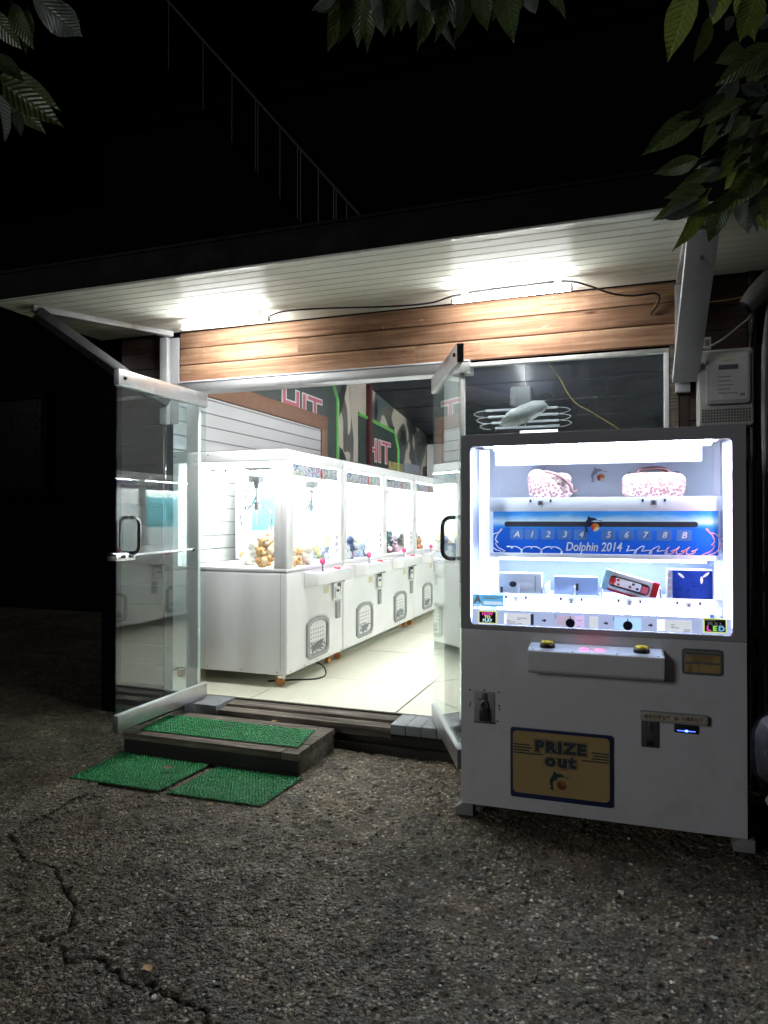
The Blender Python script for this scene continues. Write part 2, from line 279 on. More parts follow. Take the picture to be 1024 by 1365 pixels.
# ------------------------------------------------------------------ mesh helpers
class MB:
    def __init__(s, M=None): s.v = []; s.f = []; s.mi = []; s.M = M; s.cur = 0
    def add(s, vs, fs):
        b = len(s.v)
        for p in vs:
            p = Vector(p); s.v.append(tuple(s.M @ p) if s.M is not None else tuple(p))
        for f in fs: s.f.append(tuple(i + b for i in f)); s.mi.append(s.cur)
        return s
    def box(s, x0, x1, y0, y1, z0, z1):
        return s.add([(x0,y0,z0),(x1,y0,z0),(x1,y1,z0),(x0,y1,z0),(x0,y0,z1),(x1,y0,z1),(x1,y1,z1),(x0,y1,z1)],
                     [(0,3,2,1),(4,5,6,7),(0,1,5,4),(1,2,6,5),(2,3,7,6),(3,0,4,7)])
    def cyl(s, p0, p1, r0, r1=None, n=14, caps=True):
        r1 = r0 if r1 is None else r1; p0 = Vector(p0); p1 = Vector(p1); d = (p1 - p0).normalized()
        a = d.orthogonal().normalized(); b = d.cross(a); vs = []
        for p, r in ((p0, r0), (p1, r1)):
            for k in range(n):
                t = 2 * pi * k / n; vs.append(p + a * (r * cos(t)) + b * (r * sin(t)))
        fs = [(k, (k + 1) % n, n + (k + 1) % n, n + k) for k in range(n)]
        if caps: fs += [tuple(reversed(range(n))), tuple(range(n, 2 * n))]
        return s.add(vs, fs)
    def tube(s, pts, r, n=8, closed=False, rr=None):
        pts = [Vector(p) for p in pts]; N = len(pts); vs = []; a = None
        for i, p in enumerate(pts):
            if closed: t = (pts[(i + 1) % N] - pts[i - 1]).normalized()
            else: t = (pts[min(i + 1, N - 1)] - pts[max(i - 1, 0)]).normalized()
            a = t.orthogonal().normalized() if a is None else (a - t * a.dot(t)).normalized()
            b = t.cross(a); q = rr[i] if rr else r
            for k in range(n):
                u = 2 * pi * k / n; vs.append(p + a * (q * cos(u)) + b * (q * sin(u)))
        fs = []
        for i in range(N if closed else N - 1):
            j = (i + 1) % N
            for k in range(n): fs.append((i*n + k, i*n + (k+1) % n, j*n + (k+1) % n, j*n + k))
        if not closed: fs += [tuple(reversed(range(n))), tuple(range((N-1)*n, N*n))]
        return s.add(vs, fs)
    def prism(s, poly, d0, d1, ax='y'):
        """polygon (a,b) extruded between d0 and d1 along ax; a,b are the other two axes in order"""
        def mk(a, b, d): return {'y': (a, d, b), 'x': (d, a, b), 'z': (a, b, d)}[ax]
        n = len(poly); vs = [mk(a, b, d0) for a, b in poly] + [mk(a, b, d1) for a, b in poly]
        fs = [(k, (k+1) % n, n + (k+1) % n, n + k) for k in range(n)] + [tuple(range(n-1, -1, -1)), tuple(range(n, 2*n))]
        return s.add(vs, fs)
    def ring(s, outer, inner, y0, y1):
        n = len(inner); vs = []
        for y in (y0, y1):
            vs += [(a, y, b) for a, b in outer] + [(a, y, b) for a, b in inner]
        fs = []
        for k in range(n):
            j = (k+1) % n
            fs += [(k, j, n+j, n+k), (2*n+k, 3*n+k, 3*n+j, 2*n+j), (k, 2*n+k, 2*n+j, j), (n+k, n+j, 3*n+j, 3*n+k)]
        return s.add(vs, fs)
    def lathe(s, prof, c=(0,0,0), n=20, axis='z'):
        vs = []
        for r, h in prof:
            for k in range(n):
                t = 2*pi*k/n; a, b = r*cos(t), r*sin(t)
                p = {'z': (a, b, h), 'y': (a, h, b), 'x': (h, a, b)}[axis]; vs.append((c[0]+p[0], c[1]+p[1], c[2]+p[2]))
        m = len(prof); fs = [(i*n+k, i*n+(k+1) % n, (i+1)*n+(k+1) % n, (i+1)*n+k) for i in range(m-1) for k in range(n)]
        fs += [tuple(reversed(range(n))), tuple(range((m-1)*n, m*n))]
        return s.add(vs, fs)
    def ell(s, c, r, n=12, m=8, jit=0.0, M=None):
        vs = []; c = Vector(c)
        for i in range(m + 1):
            th = pi * i / m
            for k in range(n):
                ph = 2*pi*k/n; q = 1 + random.uniform(-jit, jit)
                p = Vector((r[0]*sin(th)*cos(ph)*q, r[1]*sin(th)*sin(ph)*q, r[2]*cos(th)*q))
                vs.append(c + (M @ p if M is not None else p))
        fs = [(i*n+k, (i+1)*n+k, (i+1)*n+(k+1) % n, i*n+(k+1) % n) for i in range(m) for k in range(n)]
        return s.add(vs, fs)
    def build(s, name, mat, parent=None, bevel=0.0, seg=2, smooth=True, loc=None, angle=35, recalc=True):
        me = bpy.data.meshes.new(name); me.from_pydata(s.v, [], s.f)
        mats = mat if isinstance(mat, (list, tuple)) else [mat]
        for q in mats: me.materials.append(MATS[q] if isinstance(q, str) else q)
        if len(mats) > 1: me.polygons.foreach_set('material_index', s.mi)
        bm = bmesh.new(); bm.from_mesh(me); bmesh.ops.remove_doubles(bm, verts=bm.verts, dist=1e-6)
        if recalc: bmesh.ops.recalc_face_normals(bm, faces=bm.faces)
        for f in bm.faces: f.smooth = smooth and not bevel
        if bevel:
            es = [e for e in bm.edges if len(e.link_faces) == 2 and e.calc_face_angle(0) > 0.5]
            r_ = bmesh.ops.bevel(bm, geom=es, offset=bevel, segments=seg, affect='EDGES', profile=0.6, clamp_overlap=True)
            for f in r_['faces']: f.smooth = smooth                # rounded edges smooth, flat panels stay flat
        bm.to_mesh(me); bm.free()
        if smooth:
            me.set_sharp_from_angle(angle=R(angle))
        me.update()
        return link(name, me, parent, loc)
def link(name, me, parent=None, loc=None):
    o = bpy.data.objects.new(name, me); COL.objects.link(o)
    if parent is not None:
        o.parent = parent
        if parent.get('_w'): o.location = -parent.location        # parts of this thing are modelled in place
    if loc is not None: o.location = loc
    return o
def tag(o, label, cat, group=None):
    o['label'] = label; o['category'] = cat
    if group: o['group'] = group
    return o
def thing(name, label, cat, loc=(0,0,0), rz=0.0, group=None, inplace=False):
    o = bpy.data.objects.new(name, None); COL.objects.link(o); o.location = loc; o.rotation_euler = (0, 0, rz); o.empty_display_size = 0.1
    if inplace: o['_w'] = 1
    return tag(o, label, cat, group)
def struct(o): o['kind'] = 'structure'; return o
def copy_tree(o, parent=None):
    c = o.copy(); COL.objects.link(c); c.parent = parent
    for ch in list(o.children): copy_tree(ch, c)
    return c
def rrect(x0, x1, z0, z1, r, n=5):
    pts = []
    for cx, cz, a0 in ((x1-r, z1-r, 0), (x0+r, z1-r, 90), (x0+r, z0+r, 180), (x1-r, z0+r, 270)):
        for k in range(n + 1):
            a = R(a0 + 90.0*k/n); pts.append((cx + r*cos(a), cz + r*sin(a)))
    return pts
def text(s, size, mat, parent, M, name='lettering', shear=0.0, off=0.0, ext=0.0006, ax='CENTER', sx=1.0, sp=1.0):
    cu = bpy.data.curves.new(name, 'FONT'); cu.body = s; cu.size = size; cu.shear = shear; cu.offset = off; cu.extrude = ext; cu.space_character = sp
    cu.align_x = ax; cu.align_y = 'CENTER'; cu.resolution_u = 3
    t = bpy.data.objects.new('tmp', cu); COL.objects.link(t)
    dg = bpy.context.evaluated_depsgraph_get()
    me = bpy.data.meshes.new_from_object(t.evaluated_get(dg)); bpy.data.objects.remove(t)
    me.transform(M @ Matrix.Diagonal((sx, 1, 1, 1))); me.materials.clear(); me.materials.append(MATS[mat] if isinstance(mat, str) else mat); me.name = name
    return link(name, me, parent)
def front(u, y, z, rot=0.0):                      # text frame standing in the xz plane, read from -y
    return Matrix.Translation((u, y, z)) @ Matrix.Rotation(pi/2, 4, 'X') @ Matrix.Rotation(rot, 4, 'Z')

# ------------------------------------------------------------------ ground
def seg_dist(P, a, b):
    a = np.array(a); b = np.array(b); d = b - a; t = np.clip(((P - a) @ d) / (d @ d), 0, 1)
    return np.linalg.norm(P - (a + t[:, None] * d), axis=1)
def vnoise(P, sc, seed):
    rs = np.random.RandomState(seed); T = rs.rand(128, 128); q = P * sc; i = np.floor(q).astype(int); f = q - i; f = f*f*(3-2*f)
    g = lambda a, b: T[(i[:, 0]+a) % 128, (i[:, 1]+b) % 128]
    return (g(0,0)*(1-f[:,0])+g(1,0)*f[:,0])*(1-f[:,1]) + (g(0,1)*(1-f[:,0])+g(1,1)*f[:,0])*f[:,1]
CRACKS = [
    ([(-2.80,2.62),(-2.77,2.52),(-2.66,2.45),(-2.55,2.38),(-2.40,2.37),(-2.30,2.33),(-2.17,2.27),(-2.10,2.22),(-2.04,2.16),(-1.95,2.08),(-1.92,2.00)], 0.007, 0.032),
    ([(-2.02,1.93),(-1.91,1.93),(-1.80,1.90),(-1.72,1.91),(-1.62,1.90),(-1.50,1.89),(-1.40,1.86),(-1.30,1.83),(-1.20,1.83),(-1.05,1.78),(-0.95,1.80),(-0.8,1.74)], 0.0075, 0.03),
    ([(-2.04,2.16),(-1.98,2.26),(-2.00,2.38),(-2.10,2.55),(-2.06,2.66),(-2.12,2.80),(-2.02,2.95),(-2.05,3.1)], 0.005, 0.012),
    ([(-1.92,2.0),(-1.97,1.95),(-2.02,1.93)], 0.008, 0.02), ([(-2.06,1.76),(-1.95,1.79),(-1.88,1.78)], 0.006, 0.015),
    ([(-2.04,2.16),(-1.90,2.20),(-1.80,2.32),(-1.83,2.45)], 0.004, 0.010)]
x0, x1, y0, y1, st = -3.4, 1.9, 1.3, 4.5, 0.0082
nx = int((x1-x0)/st)+1; ny = int((y1-y0)/st)+1
gx, gy = np.meshgrid(np.linspace(x0, x1, nx), np.linspace(y0, y1, ny)); P = np.stack([gx.ravel(), gy.ravel()], 1)
h = (vnoise(P, 1.3, 1)-.5)*0.022 + (vnoise(P, 4.1, 2)-.5)*0.012 + (vnoise(P, 17, 3)-.5)*0.009 + (vnoise(P, 52, 4)-.5)*0.009
h -= 0.012*np.clip(vnoise(P, 30, 9)-.72, 0, 1)*3
jit = np.stack([vnoise(P, 11, 5)-.5, vnoise(P, 11, 6)-.5], 1)*0.085 + np.stack([vnoise(P, 38, 7)-.5, vnoise(P, 38, 8)-.5], 1)*0.03
for pts, w, d in CRACKS:
    ds = np.min([seg_dist(P + jit, a, b) for a, b in zip(pts[:-1], pts[1:])], axis=0)
    ww = w*(0.6 + 0.8*vnoise(P, 9, 12)); h -= d*np.clip(1.25 - ds/ww, 0, 1)
edge = np.minimum.reduce([P[:, 0]-x0, x1-P[:, 0], P[:, 1]-y0, y1-P[:, 1]]); h *= np.clip(edge/0.3, 0, 1)
h -= 0.004
fx = np.clip(np.minimum(P[:, 0]+3.2, -1.65-P[:, 0])/0.12, 0, 1)*np.clip(np.minimum(P[:, 1]-3.08, 4.4-P[:, 1])/0.12, 0, 1)
h = h*(1-fx*0.9)
h[edge < 1e-6] = 0
V = np.column_stack([P, h]); n0 = len(V); B = 900.0
V = np.vstack([V, [(-B,-B,0),(B,-B,0),(B,B,0),(-B,B,0)]])
ii = (np.arange(ny-1)[:, None]*nx + np.arange(nx-1)[None, :]).ravel(); Q = np.column_stack([ii, ii+1, ii+nx+1, ii+nx])
c00, c10, c11, c01 = 0, nx-1, nx*ny-1, nx*(ny-1)
Q = np.vstack([Q, [(n0, n0+1, c10, c00), (n0+1, n0+2, c11, c10), (n0+2, n0+3, c01, c11), (n0+3, n0, c00, c01)]])
me = bpy.data.meshes.new('ground'); me.vertices.add(len(V)); me.vertices.foreach_set('co', V.ravel())
me.loops.add(Q.size); me.loops.foreach_set('vertex_index', Q.ravel().astype(np.int32)); me.polygons.add(len(Q))
me.polygons.foreach_set('loop_start', np.arange(0, Q.size, 4, dtype=np.int32)); me.polygons.foreach_set('use_smooth', [True]*len(Q))
me.update(calc_edges=True); me.validate(); me.materials.append(MATS['asphalt'])
struct(link('ground', me))
def ground_h(x, y):
    i = int(round((x-x0)/(x1-x0)*(nx-1))); j = int(round((y-y0)/(y1-y0)*(ny-1)))
    return float(h[j*nx+i]) if 0 <= i < nx and 0 <= j < ny else 0.0

# concrete strip beside the mats, its broken edge facing the asphalt
ed = [(-2.80, 2.45), (-2.79, 2.58), (-2.815, 2.7), (-2.80, 2.83), (-2.83, 2.95), (-2.815, 3.05), (-2.85, 3.18), (-2.86, 3.4), (-2.85, 3.7), (-2.86, 4.15)]
b = MB(); poly = [(-12.0, 1.0), (-3.3, 1.9), (-3.0, 2.25)] + ed + [(-2.86, 4.18), (-3.7, 4.18), (-3.7, 9.0), (-12, 9.0)]
b.prism(poly, -0.05, 0.008, 'z')
struct(b.build('pavement', 'asphalt', None, 0.006, 2))

# loose grit
b = MB(); pal = 5
for k in range(7200):
    if k < 6200: x = random.uniform(-2.9, 1.5); y = 1.45 + abs(random.gauss(0, 1.15))
    else: x = random.uniform(-3.6, 0.6); y = random.uniform(1.5, 3.4)
    if y > 4.1 or (x < -2.8 and y > 2.4): continue
    r = min(0.013, 0.0024 + random.expovariate(1/0.0021)); z = ground_h(x, y) + r*0.25
    b.cur = random.choice((0, 0, 1, 1, 2, 2, 3)) if random.random() > 0.045 else 4
    M = Matrix.Rotation(random.uniform(0, 6.28), 3, 'Z'); b.ell((x, y, z), (r*random.uniform(.8, 1.5), r, r*random.uniform(.35, .75)), 5, 3, 0.22, M)
o = b.build('loose_grit', [pm('grit_dark', (0.05, 0.047, 0.044), .7), pm('grit_grey', (0.11, 0.105, 0.098), .7), pm('grit_brown', (0.12, 0.095, 0.07), .75), pm('grit_pale', (0.26, 0.25, 0.22), .7), pm('grit_white', (0.55, 0.54, 0.50), .6)], None, smooth=False)
o['kind'] = 'stuff'; tag(o, 'loose dark and pale grit scattered over the worn asphalt', 'grit')

# ------------------------------------------------------------------ the shop building
YF = 4.378
BD = thing('shop_building', 'low night shop with cedar boards, pale ribbed canopy and open glass doors', 'building', (-1.5, YF, 0), inplace=True)
ZS = 2.878
# canopy: ribbed soffit strips, fascia, roof deck
so_ = MB().box(-3.89, 2.6, 3.345, 4.376, ZS+0.014, ZS+0.03).build('soffit', SOFF, BD)
ns = 12; pitch = (4.374-3.348)/ns
for k in range(ns):
    ya = 3.348 + k*pitch; prof = [(ya+0.0012, ZS+0.013), (ya+0.0012, ZS+0.003), (ya+0.0035, ZS), (ya+pitch-0.0045, ZS), (ya+pitch-0.0022, ZS+0.003), (ya+pitch-0.0022, ZS+0.013)]
    MB().prism(prof, -3.885, 2.595, 'x').build('soffit_strip', SOFF, so_, angle=50)
fa = MB()
fa.box(-3.93, 2.62, 3.318, 3.344, ZS-0.004, 3.028).build('fascia', FASC, BD, 0.003)
MB().box(-3.93, -3.892, 3.345, 4.376, ZS-0.004, 3.028).build('fascia', FASC, BD, 0.003)
MB().box(-3.92, 2.62, 3.326, 3.3445, ZS-0.014, ZS-0.0045).build('drip_edge', pm('pale_edge_paint', (0.5, 0.5, 0.45), .4, grime=.5), BD, 0.001)
MB().box(-3.94, 2.64, 3.31, 4.37, 3.029, 3.045).build('roof_deck', FASC, BD)
# walls of the shell
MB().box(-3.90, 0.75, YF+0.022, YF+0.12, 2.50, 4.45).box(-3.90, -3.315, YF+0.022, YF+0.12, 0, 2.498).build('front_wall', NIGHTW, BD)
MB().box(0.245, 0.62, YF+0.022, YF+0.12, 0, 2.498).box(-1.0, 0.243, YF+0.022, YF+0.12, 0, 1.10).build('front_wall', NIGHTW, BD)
MB().box(-3.86, -3.722, YF+0.1215, 14.0, 0, 4.4).build('side_wall', 'camouflage_print', BD)
MB().box(-3.90, -3.862, YF+0.1215, 14.0, 0, 4.42).build('side_cladding', NIGHTW, BD)
MB().box(0.622, 0.75, YF+0.1215, 14.0, 0, 4.6).build('side_wall', pm('grey_plaster', (0.28, 0.28, 0.29), .7), BD)
MB().box(-3.72, 0.62, 13.9, 14.0, 0, 4.6).build('back_wall', 'camouflage_print', BD)
def ceil(y): return 3.47 - 0.124*(y-9.63)
b = MB(); ya, yb = YF+0.122, 13.898
b.add([(-3.72,ya,ceil(ya)),(0.62,ya,ceil(ya)),(0.62,yb,ceil(yb)),(-3.72,yb,ceil(yb)),(-3.72,ya,ceil(ya)+.1),(0.62,ya,ceil(ya)+.1),(0.62,yb,ceil(yb)+.1),(-3.72,yb,ceil(yb)+.1)], [(0,3,2,1),(4,5,6,7),(0,1,5,4),(1,2,6,5),(2,3,7,6),(3,0,4,7)])
ce = b.build('ceiling', NAVY, BD, smooth=False)
for k in range(9):                                    # cover strips of the ceiling panels
    yy = 5.2 + k*0.95
    b = MB(); b.add([(-3.7,yy,ceil(yy)-.012),(0.6,yy,ceil(yy)-.012),(0.6,yy+.05,ceil(yy+.05)-.012),(-3.7,yy+.05,ceil(yy+.05)-.012),(-3.7,yy,ceil(yy)-.0005),(0.6,yy,ceil(yy)-.0005),(0.6,yy+.05,ceil(yy+.05)-.0005),(-3.7,yy+.05,ceil(yy+.05)-.0005)], [(0,3,2,1),(4,5,6,7),(0,1,5,4),(1,2,6,5),(2,3,7,6),(3,0,4,7)])
    b.build('cover_strip', NAVY, ce, smooth=False)
# cedar boards above the door and window: three courses, butt-jointed, shiplap edges
zb_ = [2.505, 2.632, 2.755, 2.8755]
for r in range(3):
    cuts = [-3.168, (-1.35, -2.2, -0.55)[r], 0.228]
    for a, c in zip(cuts[:-1], cuts[1:]):
        z0, z1 = zb_[r]+0.002, zb_[r+1]-0.002
        pr = [(YF+0.020, z0), (YF+0.002, z0), (YF-0.001, z0+0.004), (YF+0.0, z1-0.012), (YF+0.008, z1-0.002), (YF+0.008, z1), (YF+0.020, z1)]
        MB().prism(pr, a+0.0008, c-0.0008, 'x').build('siding_board', 'cedar', BD, angle=25)
for xa, xc, zs_ in ((0.30, 0.60, [1.1, 1.24, 1.38, 1.52, 1.66, 1.80, 1.93, 2.06, 2.19, 2.32, 2.45, 2.57, 2.70, 2.875]), (-3.70, -3.318, [0.25, 0.4, 0.55, .7, .85, 1.0, 1.15, 1.3, 1.45, 1.6, 1.75, 1.9, 2.05, 2.2, 2.35, 2.5, 2.625, 2.75, 2.875])):
    for z0, z1 in zip(zs_[:-1], zs_[1:]):
        MB().box(xa, xc, YF+0.002, YF+0.020, z0+0.002, z1-0.002).build('siding_board', 'dark_cedar', BD, 0.002, 1)
MB().box(0.604, 0.64, YF-0.03, YF+0.021, 0.0, 2.876).build('corner_trim', pm('dark_trim', (0.03, 0.026, 0.024), .6, grime=.3), BD, 0.003)
# door header, jamb, side light
MB().box(-3.165, -0.98, YF-0.035, YF+0.10, 2.425, 2.490).build('door_header', ALU, BD, 0.004)
MB().box(-3.165, -0.98, YF-0.040, YF+0.018, 2.4925, 2.503).build('header_trim', pm('pale_trim', (0.62, 0.62, 0.68), .4), BD, 0.002)
MB().box(-3.10, -3.00, YF-0.015, YF+0.02, 0.2, 2.4225).build('door_jamb', pm('satin_jamb', (.62, .63, .63), .5, metal=.15, grime=.2), BD, 0.004)
MB().box(-1.15, -1.055, YF-0.015, YF+0.02, 0.2, 2.4225).build('door_jamb', MATS['satin_jamb'], BD, 0.004)
MB().box(-3.305, -3.103, YF+0.012, YF+0.022, 0.205, 2.4225).build('side_light', G_SHOP, BD, smooth=False)
# right window: frame, pane, old timber post
wf = MB(); wf.box(-1.05, 0.19, YF-0.01, YF+0.035, 2.462, 2.488).box(-1.05, 0.19, YF-0.01, YF+0.035, 1.102, 1.14).box(-1.05, -1.02, YF-0.01, YF+0.035, 1.1405, 2.4615)
wn_ = wf.build('window', pm('dull_window_frame', (0.42, 0.41, 0.39), .5, grime=.5), BD, 0.003)
MB().box(0.162, 0.189, YF-0.012, YF+0.035, 1.1405, 2.4615).build('frame', pm('white_window_frame', (0.72, 0.72, 0.74), .4, grime=.2), wn_, 0.003)
MB().box(-1.0195, 0.1615, YF+0.008, YF+0.014, 1.1405, 2.4615).build('pane', G_SHOP, wn_, smooth=False)
MB().box(0.192, 0.243, YF-0.008, YF+0.06, 0, 2.503).build('timber_post', 'weathered_wood', BD, 0.004)
MB().box(0.2455, 0.298, YF+0.001, YF+0.02, 1.1, 2.503).build('timber_post', 'dark_cedar', BD, 0.003)
# canopy brackets
def bar(p0, p1, w, hgt, up=(0, 0, 1)):
    p0 = Vector(p0); p1 = Vector(p1); d = (p1-p0).normalized(); s = d.cross(Vector(up)).normalized(); u = s.cross(d); vs = []
    for p in (p0, p1):
        for a, c in ((-1,-1),(1,-1),(1,1),(-1,1)): vs.append(p + s*(a*w/2) + u*(c*hgt/2))
    return MB().add(vs, [(0,3,2,1),(4,5,6,7),(0,1,5,4),(1,2,6,5),(2,3,7,6),(3,0,4,7)])
def channel(p0, p1, w, hgt, t=0.006, up=(0, 0, 1)):             # a C channel: web and two flanges
    p0 = Vector(p0); p1 = Vector(p1); d = (p1-p0).normalized(); s = d.cross(Vector(up)).normalized(); u = s.cross(d)
    prof = [(-w/2, -hgt/2), (w/2, -hgt/2), (w/2, -hgt/2+t), (-w/2+t, -hgt/2+t), (-w/2+t, hgt/2-t), (w/2, hgt/2-t), (w/2, hgt/2), (-w/2, hgt/2)]
    n = len(prof); vs = [p + s*a + u*c for p in (p0, p1) for a, c in prof]
    return MB().add(vs, [(k, (k+1) % n, n+(k+1) % n, n+k) for k in range(n)] + [(0,1,2,3), (0,3,4,7), (4,5,6,7), (11,10,9,8), (15,12,11,8), (15,14,13,12)])
STL2 = pm('bracket_paint', (0.58, 0.59, 0.61), 0.42, metal=0.2, var=0.12, grime=0.35, gcol=(0.16, 0.14, 0.12))
br = MB().box(-3.312, -3.25, YF-0.05, YF-0.001, 2.20, 2.838).box(-3.248, -3.172, YF-0.012, YF-0.001, 2.20, 2.838).build('bracket', STL2, BD, 0.003)
bar((-3.215, 4.34, 2.858), (-3.665, 3.50, 2.858), 0.06, 0.038).build('arm', STL2, br, 0.003)
bar((-3.245, 4.31, 2.34), (-3.665, 3.53, 2.842), 0.12, 0.06).build('strut', pm('shaded_bracket_paint', (0.05, 0.052, 0.058), 0.45, metal=0.2, var=0.15, grime=.4), br, 0.003)  # darker copy of the bracket paint: underside shade put into the colour
br = MB().box(0.222, 0.30, YF-0.05, YF-0.001, 2.22, 2.838).build('bracket', STL2, BD, 0.003)
bar((0.262, 4.34, 2.858), (0.262, 3.46, 2.858), 0.07, 0.038).build('arm', STL2, br, 0.003)
bar((0.272, 4.315, 2.29), (0.30, 3.50, 2.825), 0.135, 0.05).build('strut', STL2, br, 0.004)
MB().cyl((0.30, 3.60, 2.735), (0.30, 3.59, 2.72), 0.007, n=8).build('bolt', DKALU, br)

# threshold: stone blocks at the pivots, old beams between them
for xa, xc in ((-3.00, -2.915), (-2.912, -2.74), (-1.46, -1.36), (-1.357, -1.26), (-1.257, -1.16), (-1.157, -1.06)):
    MB().box(xa, xc, 4.205, 4.455, 0.135, 0.197+random.uniform(-.002, .002)).build('threshold_block', STONE, BD, 0.005)
MB().box(-2.737, -1.463, 4.33, 4.455, 0.12, 0.186).build('threshold_beam', 'weathered_wood', BD, 0.006)
MB().box(-2.737, -1.463, 4.222, 4.327, 0.10, 0.168).build('threshold_beam', 'weathered_wood', BD, 0.007)
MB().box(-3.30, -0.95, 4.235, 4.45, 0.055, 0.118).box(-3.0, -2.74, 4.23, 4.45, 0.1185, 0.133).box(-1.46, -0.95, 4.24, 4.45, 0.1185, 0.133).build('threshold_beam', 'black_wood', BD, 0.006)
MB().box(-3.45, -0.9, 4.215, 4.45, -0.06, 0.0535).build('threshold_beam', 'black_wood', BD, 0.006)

# doors
def door(hx, hy, ang, w, side):
    M = Matrix.Translation((hx, hy, 0)) @ Matrix.Rotation(-ang, 4, 'Z')
    zb, zt = 0.208, 2.408
    d = MB(M).box(0.004, w-0.003, -0.005, 0.005, zb+0.095, zt-0.095).build('glass_door', G_DOOR, BD, smooth=False)
    MB(M).box(0, w, -0.018, 0.018, zt-0.098, zt).build('top_rail', ALU, d, 0.003)
    MB(M).box(0, w, -0.018, 0.018, zb, zb+0.098).build('bottom_rail', ALU, d, 0.003)
    for zz in (zt-0.1005, zb+0.0985): MB(M).box(0.001, w-0.001, -0.0125, 0.0125, zz-0.0015, zz+0.0035).build('gasket', pm('pale_gasket', (0.6, 0.62, 0.62), .5), d)
    MB(M).box(w+0.0003, w+0.0055, -0.0175, 0.0175, zt-0.097, zt-0.001).build('end_cap', DKALU, d, 0.001)
    MB(M).box(w+0.0003, w+0.0055, -0.0175, 0.0175, zb+0.001, zb+0.097).build('end_cap', DKALU, d, 0.001)
    MB(M).cyl((w-0.05, -0.0182*side, zt-0.05), (w-0.05, -0.03*side, zt-0.05), 0.012, 0.009).build('bumper', BLACKP, d)
    for sg in (1, -1):
        ys = 0.075*sg; z0, z1 = 1.285, 1.505; pts = []
        for k in range(9): a = pi*0.5*k/8; pts.append((0, (0.012*sg) + (ys-0.012*sg-0.03*sg)*0 + 0.0, 0))
        pts = [(w-0.115, 0.006*sg, z0)] + [(w-0.115, ys-0.045*sg+0.045*sg*sin(pi/2*k/6), z0+0.045-0.045*cos(pi/2*k/6)) for k in range(7)] + \
              [(w-0.115, ys-0.045*sg+0.045*sg*cos(pi/2*k/6), z1-0.045+0.045*sin(pi/2*k/6)) for k in range(7)] + [(w-0.115, 0.006*sg, z1)]
        MB(M).tube(pts, 0.0115, 12).build('handle', pm('dark_chrome', (.30, .30, .31), .10, metal=1.0, var=.05), d)
    return d, M
d, M = door(-2.947, YF, R(90.63), 0.9216, -1)
MB(M).box(0.79, 0.945, 0.0055, 0.034, 1.242, 1.292).box(0.79, 0.945, -0.034, -0.0055, 1.242, 1.292).box(0.924, 0.962, -0.0338, 0.0338, 1.243, 1.291).build('lock', CHROME, d, 0.004)
for q in (0.90, 0.83): MB(M).cyl((q, 0.0342, 1.267), (q, 0.046, 1.267), 0.011).build('lock_cylinder', DKALU, d)
MB(M).cyl((0.79, 0.018, 1.272), (0.20, 0.030, 1.282), 0.0075).build('lock_bar', pm('pale_rod', (0.7, 0.72, 0.72), .3, metal=.4), d)
MB(M).ell((0.19, 0.030, 1.282), (0.018, 0.014, 0.014)).build('knob', BLACKP, d)
door(-1.2203, YF, R(65.85), 0.9066, 1)

# slat wall behind the first machines, brown trim
sw = MB().box(-3.7215, -3.712, 4.55, 8.0, 0.2, 2.62).build('slat_wall', pm('slat_backing', (0.10, 0.10, 0.10), .6), BD)
z = 0.22
while z < 2.6:
    MB().box(-3.7115, -3.694, 4.56, 7.99, z, min(z+0.118, 2.615)).build('slat', SLAT, sw, 0.004, 1); z += 0.125
MB().box(-3.7215, -3.68, 4.55, 8.17, 2.6215, 2.79).build('slat_trim', BROWN, BD, 0.004); MB().box(-3.7215, -3.68, 8.002, 8.17, 0.2, 2.6205).build('slat_trim', BROWN, BD, 0.004)
# mural signs, post and posters on the far part of the wall
PINK = pm('pink_print', (0.55, 0.12, 0.16), .45); OUTL = pm('pale_print', (0.72, 0.70, 0.68), .45); GREENP = pm('green_print', (0.16, 0.50, 0.12), .45); SIGNB = pm('dark_green_print', (0.035, 0.055, 0.05), .45, var=.3)
def wallM(y, z): return Matrix.Translation((-3.7215, y, z)) @ Matrix(((0,0,1,0),(1,0,0,0),(0,1,0,0),(0,0,0,1)))
def sign(ya, yb, z0, z1, ty, tz, ts):
    s_ = MB().prism([(ya, z0), (yb, z0), (yb, z1-0.35), (yb-0.22, z1-0.08), (ya, z1)], -3.7218, -3.7165, 'x').build('mural_sign', SIGNB, BD, smooth=False)
    MB().tube([(-3.715, ya, z1), (-3.715, yb-0.22, z1-0.08), (-3.715, yb, z1-0.35), (-3.715, yb, z0)], 0.028, 6).build('border', GREENP, s_)
    for d_, mt, of in ((0.0058, OUTL, 0.018), (0.0085, PINK, 0.0)):
        text('HIT', ts, mt, s_, wallM(ty, tz) @ Matrix.Translation((0, 0, d_)), off=of, ext=0.001, sx=1.45)
    for d_, mt, of in ((0.0058, OUTL, 0.008), (0.0085, PINK, 0.0)):
        text('STEAN', ts*0.42, mt, s_, wallM(ty+0.08, tz-ts*0.66) @ Matrix.Translation((0, 0, d_)), off=of, ext=0.001)
sign(6.3, 8.55, 2.2, 3.42, 7.52, 2.80, 0.48)
sign(9.3, 11.1, 2.0, 3.00, 10.16, 2.52, 0.48)
MB().prism([(8.95, 3.9), (9.62, 3.9), (9.60, 2.2), (9.12, 2.2), (9.15, 2.6), (8.98, 3.2)], -3.7218, -3.7175, 'x').build('mural_panel', BEIGE, BD, smooth=False)
MB().box(-3.7215, -3.66, 9.63, 9.74, 2.0, 3.6).build('wall_post', MAROON, BD, 0.004)
